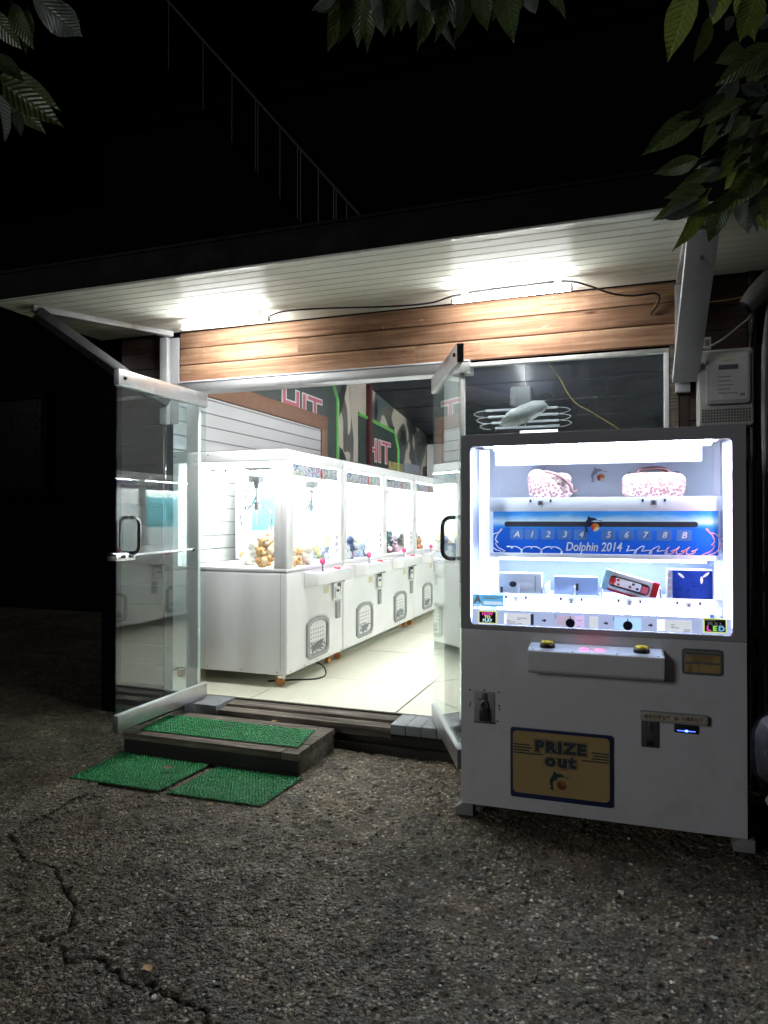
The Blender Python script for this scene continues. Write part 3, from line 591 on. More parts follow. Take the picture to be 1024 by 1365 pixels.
for ya, yb, za, zc, mt in ((10.62, 11.35, 1.9, 2.42, pm('poster_yellow', (0.45, 0.40, 0.16), .4, var=.9, vs=5)), (11.4, 12.3, 2.2, 2.46, pm('poster_slate', (0.32, 0.36, 0.42), .4)), (11.5, 12.7, 1.9, 2.18, pm('poster_blue', (0.20, 0.36, 0.60), .4, var=.8, vs=4))):
    MB().box(-3.7215, -3.70, ya, yb, za, zc).build('poster', mt, BD, 0.003)
MB().box(-3.7, -3.3, 12.75, 13.3, 1.6, 2.9).build('wall_cabinet', WHITE, BD, 0.02)

# floor
fl = struct(MB().box(-3.72, 0.62, 4.456, 13.898, 0.05, 0.192).build('floor', GROUT, None, smooth=False))
xs_ = [-3.718, -2.62, -1.49-0.02, -0.40, 0.618]; ys_ = [4.458, 5.26, 6.47, 7.68, 8.89, 10.1, 11.3, 12.6, 13.89]
for a, c in zip(xs_[:-1], xs_[1:]):
    for e, g in zip(ys_[:-1], ys_[1:]):
        MB().box(a+0.005, c-0.005, e+0.005, g-0.005, 0.1925, 0.2+random.uniform(-.0012, .0008)).build('floor_tile', TILE, fl, 0.0015, 1)

# upper storey with its steel stair, lost in the dark
UB = thing('upper_house', 'dark house wall rising into the night above the canopy', 'house', (-1, 7.0, 0), inplace=True)
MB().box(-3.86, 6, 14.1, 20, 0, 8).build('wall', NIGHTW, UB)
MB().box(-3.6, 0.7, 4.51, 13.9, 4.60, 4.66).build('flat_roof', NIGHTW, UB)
bar((-4.30, 5.0, 3.94), (-4.07, 5.0, 3.79), 0.06, 0.05).build('gutter', pm('pale_gutter', (.30, .31, .34), .5), UB, .004)
ST = thing('stair_railing', 'thin steel railing with upright bars descending above the dark canopy', 'railing', (-2.2, 4.3, 3.05), inplace=True)
RM = pm('railing_steel', (0.04, 0.04, 0.055), .5, metal=.5)
def rail_z(x): return 4.664 - 1.188*(x+2.679)
MB().tube([(-3.3, 4.3, rail_z(-3.3)), (-1.705, 4.3, rail_z(-1.705)), (-1.69, 4.3, 3.05)], 0.011, 8).build('handrail', RM, ST)
MB().tube([(-3.3, 4.3, rail_z(-3.3)-0.52), (-2.12, 4.3, rail_z(-2.12)-0.52)], 0.012, 8).build('lower_rail', NIGHTW, ST)
for x in (-4.19, -3.80, -3.488, -3.24, -3.215, -2.99, -2.815, -2.785, -2.611, -2.465, -2.44, -2.34):
    x *= .768; MB().cyl((x, 4.3, rail_z(x)-0.01), (x, 4.3, max(3.05, rail_z(x)-0.52)), 0.0055, n=6).build('baluster', RM, ST)
NB = thing('neighbour_house', 'black unlit house with a framed window beyond the left end of the canopy', 'house', (-9, 9, 0), inplace=True)
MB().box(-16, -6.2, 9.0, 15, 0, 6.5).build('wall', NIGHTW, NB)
w_ = MB().ring([(-10.6, 1.9), (-9.05, 1.9), (-9.05, 3.6), (-10.6, 3.6)], [(-10.48, 2.02), (-9.17, 2.02), (-9.17, 3.48), (-10.48, 3.48)], 8.93, 8.998).build('window', pm('window_trim', (0.005, 0.005, 0.006), .8, spec=.0), NB)
MB().box(-10.48, -9.17, 8.97, 8.985, 2.02, 3.48).build('pane', pm('unlit_glass', (.003, .003, .004), .15), w_, smooth=False); MB().box(-10.7, -8.9, 8.86, 8.995, 1.85, 1.898).build('sill', pm('window_trim', (0.12,)*3), w_, .005)

# ------------------------------------------------------------------ step and mats
WS = thing('wooden_step', 'low weathered timber step in front of the shop threshold', 'step', (-2.45, 3.9, 0), inplace=True)
b = MB()
for ya, yb in ((3.655, 3.735), (3.738, 3.895), (3.898, 4.055), (4.058, 4.19)):
    MB().box(-3.07, -1.945, ya, yb, 0.098, 0.140+random.uniform(-.002, .002)).build('plank', 'weathered_wood', WS, 0.004)
for k, (ya, yb) in enumerate(((3.655, 3.83), (3.833, 4.01), (4.013, 4.19))):
    MB().box(-1.942, -1.835, ya, yb, 0.098, 0.139+random.uniform(-.002, .002)).build('plank', 'weathered_wood', WS, 0.004)
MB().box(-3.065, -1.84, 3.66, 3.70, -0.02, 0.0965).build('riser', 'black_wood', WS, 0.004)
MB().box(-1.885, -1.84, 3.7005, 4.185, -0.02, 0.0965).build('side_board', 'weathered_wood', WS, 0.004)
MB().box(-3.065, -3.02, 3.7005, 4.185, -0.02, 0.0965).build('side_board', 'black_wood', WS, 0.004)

def mat_turf():
    m, nt, p = newmat('green_turf'); v = coords(nt)
    f, _ = tex_noise(nt, v, 160, 3); g, _ = tex_noise(nt, v, 5, 6, 0.65)
    c = mixc(nt, f, (0.007, 0.12, 0.034), (0.020, 0.31, 0.090)); c = mixc(nt, ramp(nt, g, [(0.5, 0), (0.75, 0.45)]), c, (0.03, 0.085, 0.04))
    setc(nt, p.inputs['Base Color'], c); p.inputs['Roughness'].default_value = 0.45; p.inputs['Specular IOR Level'].default_value = 0.3
mat_turf()
def turf(label, c, zb, skew=0.0, worn=0.0, seed=0):
    """c = four corners (x,y); woven plastic turf with rows of bristle tufts"""
    rs = random.Random(seed)
    c = [Vector((x, y)) for x, y in c]; cen = sum(c, Vector((0, 0)))/4
    T = thing('turf_mat', label, 'mat', (cen.x, cen.y, zb), group=None, inplace=True)
    def at(u, v): return c[0]*(1-u)*(1-v) + c[1]*u*(1-v) + c[2]*u*v + c[3]*(1-u)*v
    def wob(u, v): return 0.0025*sin(9*u+seed) + 0.002*sin(13*v+2*seed)
    n = 40; bt, tp = [], []
    rim = [(k/n, 0) for k in range(n)] + [(1, k/n) for k in range(n)] + [(1-k/n, 1) for k in range(n)] + [(0, 1-k/n) for k in range(n)]
    pts = []
    for u, v in rim:
        q = at(u, v); d = (q-cen).normalized(); q = q + d*rs.uniform(-0.006, 0.003); pts.append((q.x, q.y))
    MB().prism(pts, zb+0.001, zb+0.005, 'z').build('backing', pm('turf_backing', (0.008, 0.07, 0.022), .6, var=.4, vs=30), T, smooth=False)
    b = MB(); lu = (c[1]-c[0]).length; lv = (c[3]-c[0]).length; s = 0.0185; nu = int(lu/s); nv = int(lv/(s*0.8))
    for j in range(nv):
        for i in range(nu):
            u = (i+0.5+(0.5 if j % 2 else 0))/nu; v = (j+0.5)/nv
            if u > 0.995: continue
            if worn and rs.random() < worn*0.5: continue
            q = at(u, v); hh = 0.0085*rs.uniform(.75, 1.1); z = zb+0.005; x, y = q.x+rs.uniform(-.0015, .0015), q.y+rs.uniform(-.0015, .0015)
            lx, ly = rs.uniform(-.005, .005), rs.uniform(-.005, .005); r = 0.0076; a0 = rs.uniform(0, 2)
            base = [(x+r*cos(a0+t*1.5708), y+r*sin(a0+t*1.5708), z-0.001) for t in range(4)]
            mid = [(x+lx*.4+r*1.12*cos(a0+t*1.5708), y+ly*.4+r*1.12*sin(a0+t*1.5708), z+hh*.55) for t in range(4)]
            b.add(base+mid+[(x+lx, y+ly, z+hh)], [(t, (t+1) % 4, 4+(t+1) % 4, 4+t) for t in range(4)] + [(4+t, 4+(t+1) % 4, 8) for t in range(4)])
    o = b.build('bristles', 'green_turf', T, smooth=False); o['kind'] = 'stuff'
turf('green plastic turf mat laid on the wooden step', [(-2.985, 3.715), (-1.875, 3.745), (-1.925, 4.075), (-3.03, 4.06)], 0.141, seed=3, worn=.25)
turf('green plastic turf mat on the ground by the concrete strip, left of its twin', [(-3.06, 3.195), (-2.448, 3.20), (-2.412, 3.645), (-3.07, 3.645)], 0.0085, seed=1)
turf('green plastic turf mat on the ground below the right end of the wooden step', [(-2.402, 3.205), (-1.83, 3.225), (-1.80, 3.645), (-2.362, 3.645)], 0.003, seed=2)

# ------------------------------------------------------------------ lamps and wiring on the canopy
def batten(name, label, x0, x1, y0_, y1_, z, on=True, grp=None, mt=None):
    cx, cy_ = (x0+x1)/2, (y0_+y1_)/2; L = math.hypot(x1-x0, y1_-y0_); a = math.atan2(y1_-y0_, x1-x0)
    T = thing(name, label, 'lamp', (cx, cy_, z), a, grp)
    MB().box(-L/2, L/2, -0.014, 0.014, -0.012, 0.0).box(-L/2+.06, -L/2+.10, -.012, .012, .0005, .0425).box(L/2-.10, L/2-.06, -.012, .012, .0005, .0425).build('batten', pm('batten_white', (.8, .8, .8), .4), T, 0.002)
    prof = [(-0.0145, -0.0125), (0.0145, -0.0125), (0.017, -0.022), (0.013, -0.034), (0, -0.039), (-0.013, -0.034), (-0.017, -0.022)]
    MB().prism(prof, -L/2+0.012, L/2-0.012, 'x').build('diffuser', mt or TUBE_M, T)
    for s_ in (-1, 1): MB().box(*sorted((s_*(L/2-0.0115), s_*(L/2+0.004))), -0.016, 0.016, -0.038, -0.0125).build('end_cap', pm('batten_white', (.8,)*3), T, 0.003)
    return T
batten('tube_lamp', 'lit white tube lamp under the canopy above the left open door', -2.93, -2.265, 4.07, 4.085, 2.835)
batten('tube_lamp', 'lit white tube lamp under the canopy above the window', -1.035, -0.33, 4.115, 4.105, 2.835)
batten('ceiling_or_fill_tube', 'added unseen tube lamp on the inner side of the wall above the doorway', -2.95, -1.5, 4.53, 4.53, 2.56, mt=TUBE_IN)  # unseen lamp added to brighten the side of the nearest claw machine
batten('ceiling_or_fill_tube', 'added unseen tube lamp on the inner side of the wall above the window', -0.95, -0.25, 4.53, 4.53, 2.565, mt=emit('dim_fill_tube', (.95, .98, 1.0), 5.0))  # unseen lamp added to pale the window and light the rack bars
batten('ceiling_or_fill_tube', 'lit tube lamp over the aisle between the claw machines', -1.55, -1.55, 6.0, 7.2, 3.60, mt=TUBE_IN)
batten('ceiling_or_fill_tube', 'lit tube lamp deep in the shop at the end of the aisle', -1.55, -1.55, 9.4, 10.6, 3.15, mt=TUBE_IN)
def spl(pts, n=6):
    pts = [Vector(p) for p in pts]; out = []
    for i in range(len(pts)-1):
        a = pts[max(i-1, 0)]; b_ = pts[i]; c = pts[i+1]; d = pts[min(i+2, len(pts)-1)]
        for k in range(n):
            t = k/n; out.append(0.5*((2*b_) + (c-a)*t + (2*a-5*b_+4*c-d)*t*t + (3*b_-a-3*c+d)*t**3))
    return out + [pts[-1]]
CBL = pm('black_cable', (0.012, 0.012, 0.012), .45)
def cable(name, label, pts, r, mt, cat='cable'):
    o = MB().tube(spl(pts), r, 8).build(name, mt); return tag(o, label, cat)
cable('power_cable', 'black cable sagging between the tube lamps under the canopy', [(-2.26, 4.085, 2.832), (-2.15, 4.10, 2.858), (-1.9, 4.14, 2.862), (-1.55, 4.2, 2.853), (-1.35, 4.2, 2.842), (-1.18, 4.205, 2.845), (-1.06, 4.18, 2.86), (-0.9, 4.16, 2.868), (-0.6, 4.15, 2.870), (-0.36, 4.15, 2.866), (-0.24, 4.19, 2.838), (-0.12, 4.25, 2.80), (-0.02, 4.28, 2.785), (0.05, 4.30, 2.79), (0.11, 4.33, 2.80), (0.14, 4.34, 2.78), (0.125, 4.345, 2.73), (0.10, 4.355, 2.70), (0.095, 4.37, 2.69)], 0.006, CBL)
cable('yellow_wire', 'thin yellow twisted wire running along the boards behind the right bracket', [(0.10, 4.365, 2.70), (0.13, 4.35, 2.76), (0.17, 4.345, 2.79), (0.22, 4.345, 2.785), (0.30, 4.34, 2.735), (0.40, 4.335, 2.722), (0.50, 4.33, 2.722), (0.60, 4.33, 2.735)], 0.0035, pm('yellow_sheath', (0.45, 0.32, 0.08), .5))
cable('grey_wire', 'pale grey wire climbing from behind the electric meter to the cable head', [(0.34, 4.35, 2.47), (0.38, 4.345, 2.465), (0.46, 4.335, 2.50), (0.54, 4.325, 2.56), (0.60, 4.31, 2.61), (0.66, 4.30, 2.70)], 0.005, pm('grey_sheath', (0.30, 0.31, 0.33), .5))
cable('black_hose', 'black cable dropping from the cable head beside the meter', [(0.62, 4.27, 2.63), (0.607, 4.28, 2.52), (0.60, 4.29, 2.40), (0.604, 4.30, 2.20), (0.61, 4.31, 1.9), (0.61, 4.31, 1.2)], 0.013, CBL)
HB = thing('hose_bundle', 'bundle of grey ribbed hoses hanging down the dark corner beside the meter', 'hose', (0.70, 4.25, 0), inplace=True)
HM = pm('hose_grey', (0.22, 0.225, 0.24), .55, grime=.3)
for k, (dx, dy) in enumerate(((0, 0), (0.028, 0.012), (0.05, -0.008))):
    pts = spl([(0.69+dx, 4.24+dy, 2.66), (0.672+dx, 4.23+dy, 2.52), (0.66+dx, 4.22+dy, 2.38), (0.655+dx, 4.22+dy, 2.1), (0.66+dx+0.006*k, 4.22+dy, 1.7), (0.66+dx, 4.22+dy, 1.3), (0.66+dx, 4.21+dy, 0.7), (0.67+dx, 4.2+dy, 0.1)], 40)
    MB().tube(pts, 0.015, 8, rr=[0.0135 + (0.0022 if i % 2 else 0) for i in range(len(pts))]).build('hose', HM, HB)
ch = thing('cable_head', 'grey metal cable hood on a slanting pipe under the canopy corner', 'conduit', (0.64, 4.28, 2.65), inplace=True)
b = MB(); b.tube([(0.575, 4.26, 2.655), (0.62, 4.26, 2.70), (0.68, 4.25, 2.765), (0.78, 4.24, 2.86)], 0.06, 14, rr=[0.045, 0.06, 0.062, 0.062]); b.build('hood', pm('hood_grey', (0.26, 0.26, 0.27), .5, grime=.4), ch)
MB().cyl((0.572, 4.26, 2.652), (0.56, 4.26, 2.64), 0.044, 0.040).build('mouth', BLACKP, ch)
MB().cyl((0.70, 4.27, 2.80), (0.72, 4.32, 2.876), 0.03).build('pipe', pm('hood_grey', (.26,)*3), ch)
# rope hanks
RP = thing('rope_coil', 'knotted hank of pale rope hanging by a doubled cord beside the prize machine', 'rope', (0.60, 4.2, 0.9), inplace=True)
ROPE = pm('rope_fibre', (0.40, 0.40, 0.42), .8, var=.3, vs=120, bmp=.5, bs=400)
for k in range(2): MB().tube(spl([(0.675+0.012*k, 4.18, 1.32), (0.645+0.02*k, 4.17, 1.2), (0.60+0.02*k, 4.16, 1.06), (0.575+0.025*k, 4.15, 0.95)]), 0.006, 7).build('cord', ROPE, RP)
MB().tube(spl([(0.68, 4.17, 1.33), (0.72, 4.17, 1.25), (0.71, 4.16, 1.13), (0.66, 4.16, 1.10), (0.64, 4.16, 1.18), (0.66, 4.17, 1.27)]), 0.006, 7).build('cord', ROPE, RP)
for k in range(9):
    cx = 0.60 + random.uniform(-.014, .014); w = random.uniform(.014, .032); hh = random.uniform(.08, .14); yy = 4.14 + random.uniform(-.03, .03); zc = 0.83+random.uniform(-.02, .03)
    MB().tube([(cx+w*cos(t*pi/8)+0.006*sin(5*t+k), yy+0.008*sin(3*t+k), zc+hh*sin(t*pi/8)) for t in range(16)], 0.0058, 7, closed=True).build('loop', ROPE, RP)
MB().tube([(0.60+0.036*cos(t*pi/6), 4.14+0.04*sin(t*pi/6), 0.90+.004*sin(t)) for t in range(12)], 0.008, 7, closed=True).build('knot', ROPE, RP)
# small white terminal block on the dark boards
TB = thing('terminal_block', 'tiny white wiring terminal screwed to the dark boards above the meter', 'terminal', (0.392, 4.37, 2.50), inplace=True)
MB().box(0.372, 0.412, 4.366, 4.3795, 2.462, 2.532).build('base', pm('ivory_plastic', (.6, .6, .56), .5), TB, 0.003)
MB().box(0.380, 0.404, 4.360, 4.3655, 2.478, 2.516).build('cover', pm('brown_plastic', (.2, .18, .16), .5), TB, 0.002)
# electric meter
EM = thing('electric_meter', 'grey plastic electric meter with small display and perforated lower cover', 'meter', (0.48, 4.36, 2.2), inplace=True)
PLG = pm('meter_grey', (0.42, 0.42, 0.40), .5, grime=.35, gcol=(.2, .19, .17))
MB().box(0.332, 0.612, 4.245, 4.378, 2.005, 2.432).build('case', PLG, EM, 0.022, 3)
cv = MB().prism(rrect(0.372, 0.590, 2.125, 2.415, 0.02), 4.222, 4.2445, 'y').build('cover', pm('meter_cover', (0.36, 0.37, 0.38), .25, var=.1), EM, 0.005)
MB().prism(rrect(0.385, 0.577, 2.145, 2.402, 0.012), 4.2195, 4.2215, 'y').build('panel', pm('meter_face', (0.50, 0.50, 0.49), .4, grime=.2), cv)
MB().box(0.435, 0.530, 4.2165, 4.2190, 2.312, 2.338).build('display', pm('lcd_grey', (.10, .115, .11), .2), cv, 0.002)
MB().box(0.445, 0.495, 4.2165, 4.2190, 2.360, 2.372).build('badge', pm('badge_green', (.45, .48, .25), .4), cv)
for k in range(5): MB().box(0.43, 0.43+random.uniform(.05, .1), 4.2180, 4.2192, 2.27-k*0.022, 2.274-k*0.022).build('print_line', pm('print_grey', (.2, .2, .2), .5), cv)
MB().box(0.540, 0.565, 4.2180, 4.2192, 2.165, 2.178).build('print_line', pm('print_grey', (.2,)*3), cv)
b = MB()
for i in range(17):
    for j in range(5): b.box(0.353+i*0.0145, 0.362+i*0.0145, 4.2415, 4.2448, 2.028+j*0.0155, 2.038+j*0.0155)
o = b.build('perforation', pm('hole_dark', (.10, .10, .09), .6), EM, smooth=False); o['kind'] = 'stuff'
MB().box(0.46, 0.49, 4.238, 4.2446, 2.098, 2.110).build('latch', PLG, EM, .002)
# lamp cord seen inside the window
cable('window_cord', 'thin yellow cord hanging slantwise behind the dark window', [(-0.53, 4.44, 2.50), (-0.49, 4.44, 2.45), (-0.45, 4.44, 2.39), (-0.42, 4.44, 2.34), (-0.385, 4.44, 2.27), (-0.33, 4.44, 2.20), (-0.25, 4.44, 2.15), (-0.12, 4.44, 2.06), (-0.02, 4.44, 1.98)], 0.0028, pm('yellow_sheath', (0.45, 0.32, 0.08)))
FN = thing('wall_fan', 'pale wall fan with bagged head hanging inside the dark window', 'fan', (-0.72, 4.75, 2.3), inplace=True)
FM = pm('fan_plastic', (0.45, 0.48, 0.48), .35, var=.3, vs=18)
MB().box(-0.80, -0.66, 4.80, 4.90, 2.27, 2.40).build('mount', pm('fan_mount', (.16, .17, .18), .5), FN, .012)
b = MB(); b.ell((-0.70, 4.74, 2.20), (0.17, 0.09, 0.06), 16, 10, 0.06, Matrix.Rotation(R(-22), 3, 'Y')); b.build('bagged_head', FM, FN)
MB().tube(spl([(-0.62, 4.76, 2.30), (-0.55, 4.75, 2.33), (-0.50, 4.74, 2.30), (-0.56, 4.73, 2.27)]), 0.006, 6).build('cord', CBL, FN)

HR = thing('hanging_rack', 'pale rack of thin bars with looped wire ends hanging behind the dark window', 'rack', (-0.6, 4.95, 2.15), inplace=True)
BARM = pm('pale_bar', (.62, .66, .70), .35)
for k, (xa, xb, z_) in enumerate(((-1.00, -0.50, 2.268), (-0.98, -0.495, 2.222), (-0.955, -0.49, 2.178), (-0.93, -0.485, 2.14))):
    MB().box(xa, xb, 4.95, 4.965, z_-.008, z_+.008).build('bar', BARM, HR, .003)
    if k < 3:
        for xe, s_ in ((xa, -1), (xb, 1)): MB().tube(spl([(xe, 4.957, z_), (xe+.06*s_, 4.957, z_-.008), (xe+.085*s_, 4.957, z_-.022), (xe+.05*s_, 4.957, z_-.04), (xe+.01*s_, 4.957, z_-.045)]), .0022, 5).build('wire', BARM, HR)
MB().box(-0.76, -0.50, 4.975, 4.99, 2.085, 2.118).build('glow_bar', emit('dim_glow', (.9, .95, 1.0), .35), HR, .004)  # added glow standing for a bright reflection in the window
MB().cyl((-0.72, 4.96, 2.14), (-0.72, 4.96, 3.9), .003, n=6).build('cord', BARM, HR)

# ------------------------------------------------------------------ claw machines
REDB = pm('red_button', (0.6, 0.03, 0.03), .3); PINKB = pm('pink_ball', (0.75, 0.08, 0.22), .25, coat=.4)
ORW = pm('orange_wheel', (0.50, 0.18, 0.04), .5); GREYF = pm('grey_flap_frame', (0.34, 0.34, 0.345), .42, metal=.3)
FLAP = pm('printed_flap', (0.74, 0.74, 0.72), .4); PRG = pm('print_pattern', (0.22, 0.24, 0.25), .5, var=.6, vs=40)
PANELP = pm('control_print', (0.66, 0.55, 0.74), .4, var=.5, vs=24)
def claw_machine(label, bays, Wd, glass_x, grp, toys=True):
    """front faces -y, width along x, 1.09 deep, standing on its casters at z=0"""
    T = thing('claw_machine', label, 'claw machine', group=grp); D = 1.09; zt = 1.83; zg0, zg1 = 0.916, 1.745
    MB().box(0, Wd, 0, D, 0.10, 0.885).build('cabinet', WHITE, T, 0.022, 3)
    top = MB().box(0, Wd, 0, D, zg1, zt).build('roof_box', WHITE, T, 0.016, 3)
    MB().box(0.012, Wd-0.012, 0.012, D-0.012, zt+0.0005, zt+0.006).build('edge_seal', pm('dark_seal', (.12, .12, .11), .5), T)
    MB().box(0.02, Wd-0.02, 0.02, D-0.02, 0.886, 0.905).build('deck', pm('deck_white', (0.78, 0.78, 0.8), .5), T)
    MB().box(0, Wd, 0, 0.045, 0.887, zg0-0.0005).box(0, 0.045, 0.0455, D-0.0455, 0.887, zg0-0.0005).box(Wd-0.045, Wd, 0.0455, D-0.0455, 0.887, zg0-0.0005).build('sill_rail', WHITE, T, 0.006)
    cols = [(0, glass_x[0][0])] + [(a[1], c[0]) for a, c in zip(glass_x[:-1], glass_x[1:])] + [(glass_x[-1][1], Wd)]
    for a, c in cols: MB().box(a, c, 0.0, 0.05, zg0, zg1-0.0005).build('column', WHITE, T, 0.010)
    for a, c in ((0, 0.05), (Wd-0.05, Wd)):
        MB().box(a, c, 0.0505, 0.11, zg0, zg1-0.0005).build('column', WHITE, T, 0.004)
        MB().box(a, c, D-0.11, D-0.001, zg0, zg1-0.0005).build('column', WHITE, T, 0.008)
        MB().box((a+c)/2-0.003, (a+c)/2+0.003, 0.1105, D-0.1105, zg0, zg1-0.001).build('side_pane', G_ACR, T, smooth=False)
    for k in range(1, bays): x = glass_x[k][0]-0.05; MB().box(x-0.004, x+0.004, 0.06, D-0.06, 0.906, zg1-0.001).build('divider', FLAP, T, smooth=False)
    MB().box(0.055, Wd-0.055, D-0.02, D-0.014, 0.906, zg1-0.001).build('back_pane', G_ACR if bays == 1 else FLAP, T, smooth=False)
    b = MB()
    for x in [.06 + k*(Wd-.12)/4 for k in range(5)]: b.lathe([(.006, -.002), (.004, -.0004)], (x, 0, .125), 8, 'y')
    for y in [.08 + k*.31 for k in range(4)]: b.lathe([(.004, -.0004), (.006, -.002)], (0, y, .125), 8, 'x'); b.lathe([(.004, -.0004), (.006, -.002)], (0, y, 1.80), 8, 'x')
    o_ = b.build('screw', DKALU, T); o_['kind'] = 'stuff'
    MB().box(-.0012, .0008, .052, .0545, .14, .88).build('panel_seam', pm('seam_grey', (.25, .25, .25), .6), T, smooth=False)
    for k in range(bays): MB().box(glass_x[k][0]+.55, glass_x[k][0]+.66, -.0015, -.0003, .66, .72).build('price_sticker', pm('sticker_pale_yellow', (.7, .66, .45), .5, var=.6, vs=70), T, smooth=False)
    for x in [0.09, Wd-0.09]:
        for y in (0.09, D-0.09):
            c_ = MB().box(x-0.022, x+0.022, y-0.025, y+0.02, 0.062, 0.0995).build('caster', CHROME, T, .003)
            MB().lathe([(0.012, -0.016), (0.033, -0.016), (0.036, -0.010), (0.036, 0.010), (0.033, 0.016), (0.012, 0.016)], (x, y+0.012, 0.036), 18, 'x' if (x < .2 and y < .2) else 'y').build('wheel', ORW, c_)
    for k, (ga, gb) in enumerate(glass_x):
        bx = ga - 0.10
        MB().box(ga, gb, 0.018, 0.024, zg0, zg1-0.001).build('front_pane', G_ACR, T, smooth=False)
        for yy in (0.075, D-0.16): MB().box(ga+0.02, gb-0.02, yy, yy+0.03, zg1-0.022, zg1-0.002).build('led_strip', LED_M, T)
        MB().box(ga+0.005, gb-0.005, 0.026, 0.030, 1.635, 1.735).build('banner', 'rainbow_print', T)
        MB().ell((ga+0.62*(gb-ga), 0.0255, 1.675), (0.022, 0.003, 0.045), 10, 6).build('balloon_print', pm('red_print', (.6, .05, .06), .5), T)
        if bays > 1: MB().box(ga+0.10, gb-0.10, D-0.030, D-0.022, 1.18, 1.60).build('back_poster', pm('poster_aqua_%d' % k, (0.08+.05*k, 0.40, 0.44), .5, var=.6, vs=6), T)
        # gantry and claw
        cx, cy_ = ga+0.55*(gb-ga), 0.62
        MB().box(ga+0.02, gb-0.02, cy_-0.012, cy_+0.012, 1.672, 1.692).box(ga+0.12, ga+0.14, 0.12, D-0.12, 1.694, 1.712).build('gantry_rail', CHROME, T)
        g = MB().box(cx-0.05, cx+0.05, cy_-0.05, cy_+0.05, 1.615, 1.671).cyl((cx, cy_, 1.614), (cx, cy_, 1.56), 0.028, 0.020).build('carriage', pm('carriage_dark', (.05, .055, .06), .5), T)
        MB().tube(spl([(cx-0.04, cy_, 1.64), (cx-0.14, cy_+0.02, 1.52), (cx-0.15, cy_+.02, 1.38), (cx-0.06, cy_+.01, 1.42), (cx, cy_, 1.50)]), 0.006, 6).build('cable', CBL, g)
        cl = MB().cyl((cx, cy_, 1.559), (cx, cy_, 1.44), 0.012).cyl((cx, cy_, 1.44), (cx, cy_, 1.37), 0.036, 0.030).build('claw', CHROME, T)
        for q in range(3):
            a = q*2.094+0.5; e = Vector((cos(a), sin(a), 0)); o_ = Vector((cx, cy_, 0))
            MB().tube(spl([o_+e*0.02+Vector((0, 0, 1.39)), o_+e*0.10+Vector((0, 0, 1.40)), o_+e*0.15+Vector((0, 0, 1.33)), o_+e*0.14+Vector((0, 0, 1.24))]), 0.0065, 6).build('finger', CHROME, cl)
        MB().box(ga+0.04, ga+0.046, 0.08, 0.40, 0.906, 1.16).box(ga+0.0465, ga+0.34, 0.394, 0.40, 0.906, 1.16).build('chute_wall', G_ACR, T, smooth=False)
        # control ledge with joystick and button
        pl = MB().prism([(-0.125, 0.765), (-0.001, 0.745), (-0.001, 0.868), (-0.122, 0.858)], bx+0.285, bx+1.0, 'x').build('control_ledge', WHITE, T, 0.008)
        MB().add([(bx+.295, -.120, .8612), (bx+.99, -.120, .8612), (bx+.99, -.006, .8702), (bx+.295, -.006, .8702)], [(0, 1, 2, 3)]).build('control_print', PANELP, pl, smooth=False)
        js = MB().cyl((bx+.50, -.062, .864), (bx+.505, -.060, .925), 0.0075).cyl((bx+.50, -.062, .864), (bx+.50, -.062, .869), 0.026).build('joystick', CHROME, T)
        MB().ell((bx+.506, -.060, .945), (0.026, 0.026, 0.028), 14, 10).build('ball_knob', PINKB, js)
        MB().lathe([(.030, 0), (.030, .010), (.024, .016), (.0, .018)], (bx+.80, -.065, .864), 16).build('push_button', REDB, T)
        # coin acceptor, change cup
        ca = MB().box(bx+.825, bx+.985, -.022, -.0005, .585, .735).build('coin_acceptor', CHROME, T, 0.008)
        MB().box(bx+.855, bx+.955, -.027, -.0225, .60, .70).build('coin_plate', FLAP, ca, 0.003); MB().box(bx+.875, bx+.925, -.031, -.0275, .655, .675).build('coin_slot', BLACKP, ca)
        MB().box(bx+.80, bx+1.01, -.052, -.0005, .737, .750).build('coin_shelf', CHROME, ca, 0.003)
        MB().box(bx+.905, bx+.995, -.014, -.0005, .415, .565).build('change_cup', GREYF, T, 0.006)
        # prize door: shaped frame, printed flap
        xa, xb, za, zc = bx+.315, bx+.735, .155, .485; m_ = .05
        out_ = [(xa, za+.03), (xa+.05, za), (xb-.05, za), (xb, za+.03), (xb, zc-.045), (xb-.08, zc-.01), ((xa+xb)/2, zc), (xa+.08, zc-.01), (xa, zc-.045)]
        cxm, czm = (xa+xb)/2, (za+zc)/2; inn = [(cxm+(p-cxm)*.80, czm+(q-czm)*.80) for p, q in out_]
        pd = MB().ring(out_, inn, -.020, -.0005).build('prize_door', GREYF, T, 0.004)
        MB().prism(inn, -.006, -.0006, 'y').build('flap', FLAP, pd)
        b = MB()
        for i in range(6):
            for j in range(4): b.ell((cxm-.12+i*.045, -.0065, zc-.10-j*.034), (.010, .0012, .008), 6, 4)
        for q in range(9): b.tube([(cxm+random.uniform(-.13, .13)+.03*cos(t), -.0072, za+.085+random.uniform(-.02, .02)+.03*sin(t*1.3+q)) for t in range(6)], .004, 4)
        o_ = b.build('flap_print', PRG, pd, smooth=False); o_['kind'] = 'stuff'
        MB().box(xb-.036, xb-.012, -.026, -.0205, .22, .40).build('hinge', GREYF, pd, .002)
        for q in range(3): MB().box(gb-.075, gb-.015, .0165, .0178, 1.00+q*.055, 1.035+q*.055).build('sticker', pm('sticker_grey', (.45, .46, .48), .5, var=.5, vs=60), T)
    return T
ROWL = 'claw machines along the slatted wall'
S1 = claw_machine('single white claw machine nearest the entrance with its glass side to the doorway', 1, 1.085, [(0.115, 1.035)], ROWL)
S1.location = (-2.4923, 4.777, 0.2); S1.rotation_euler = (0, 0, pi/2)
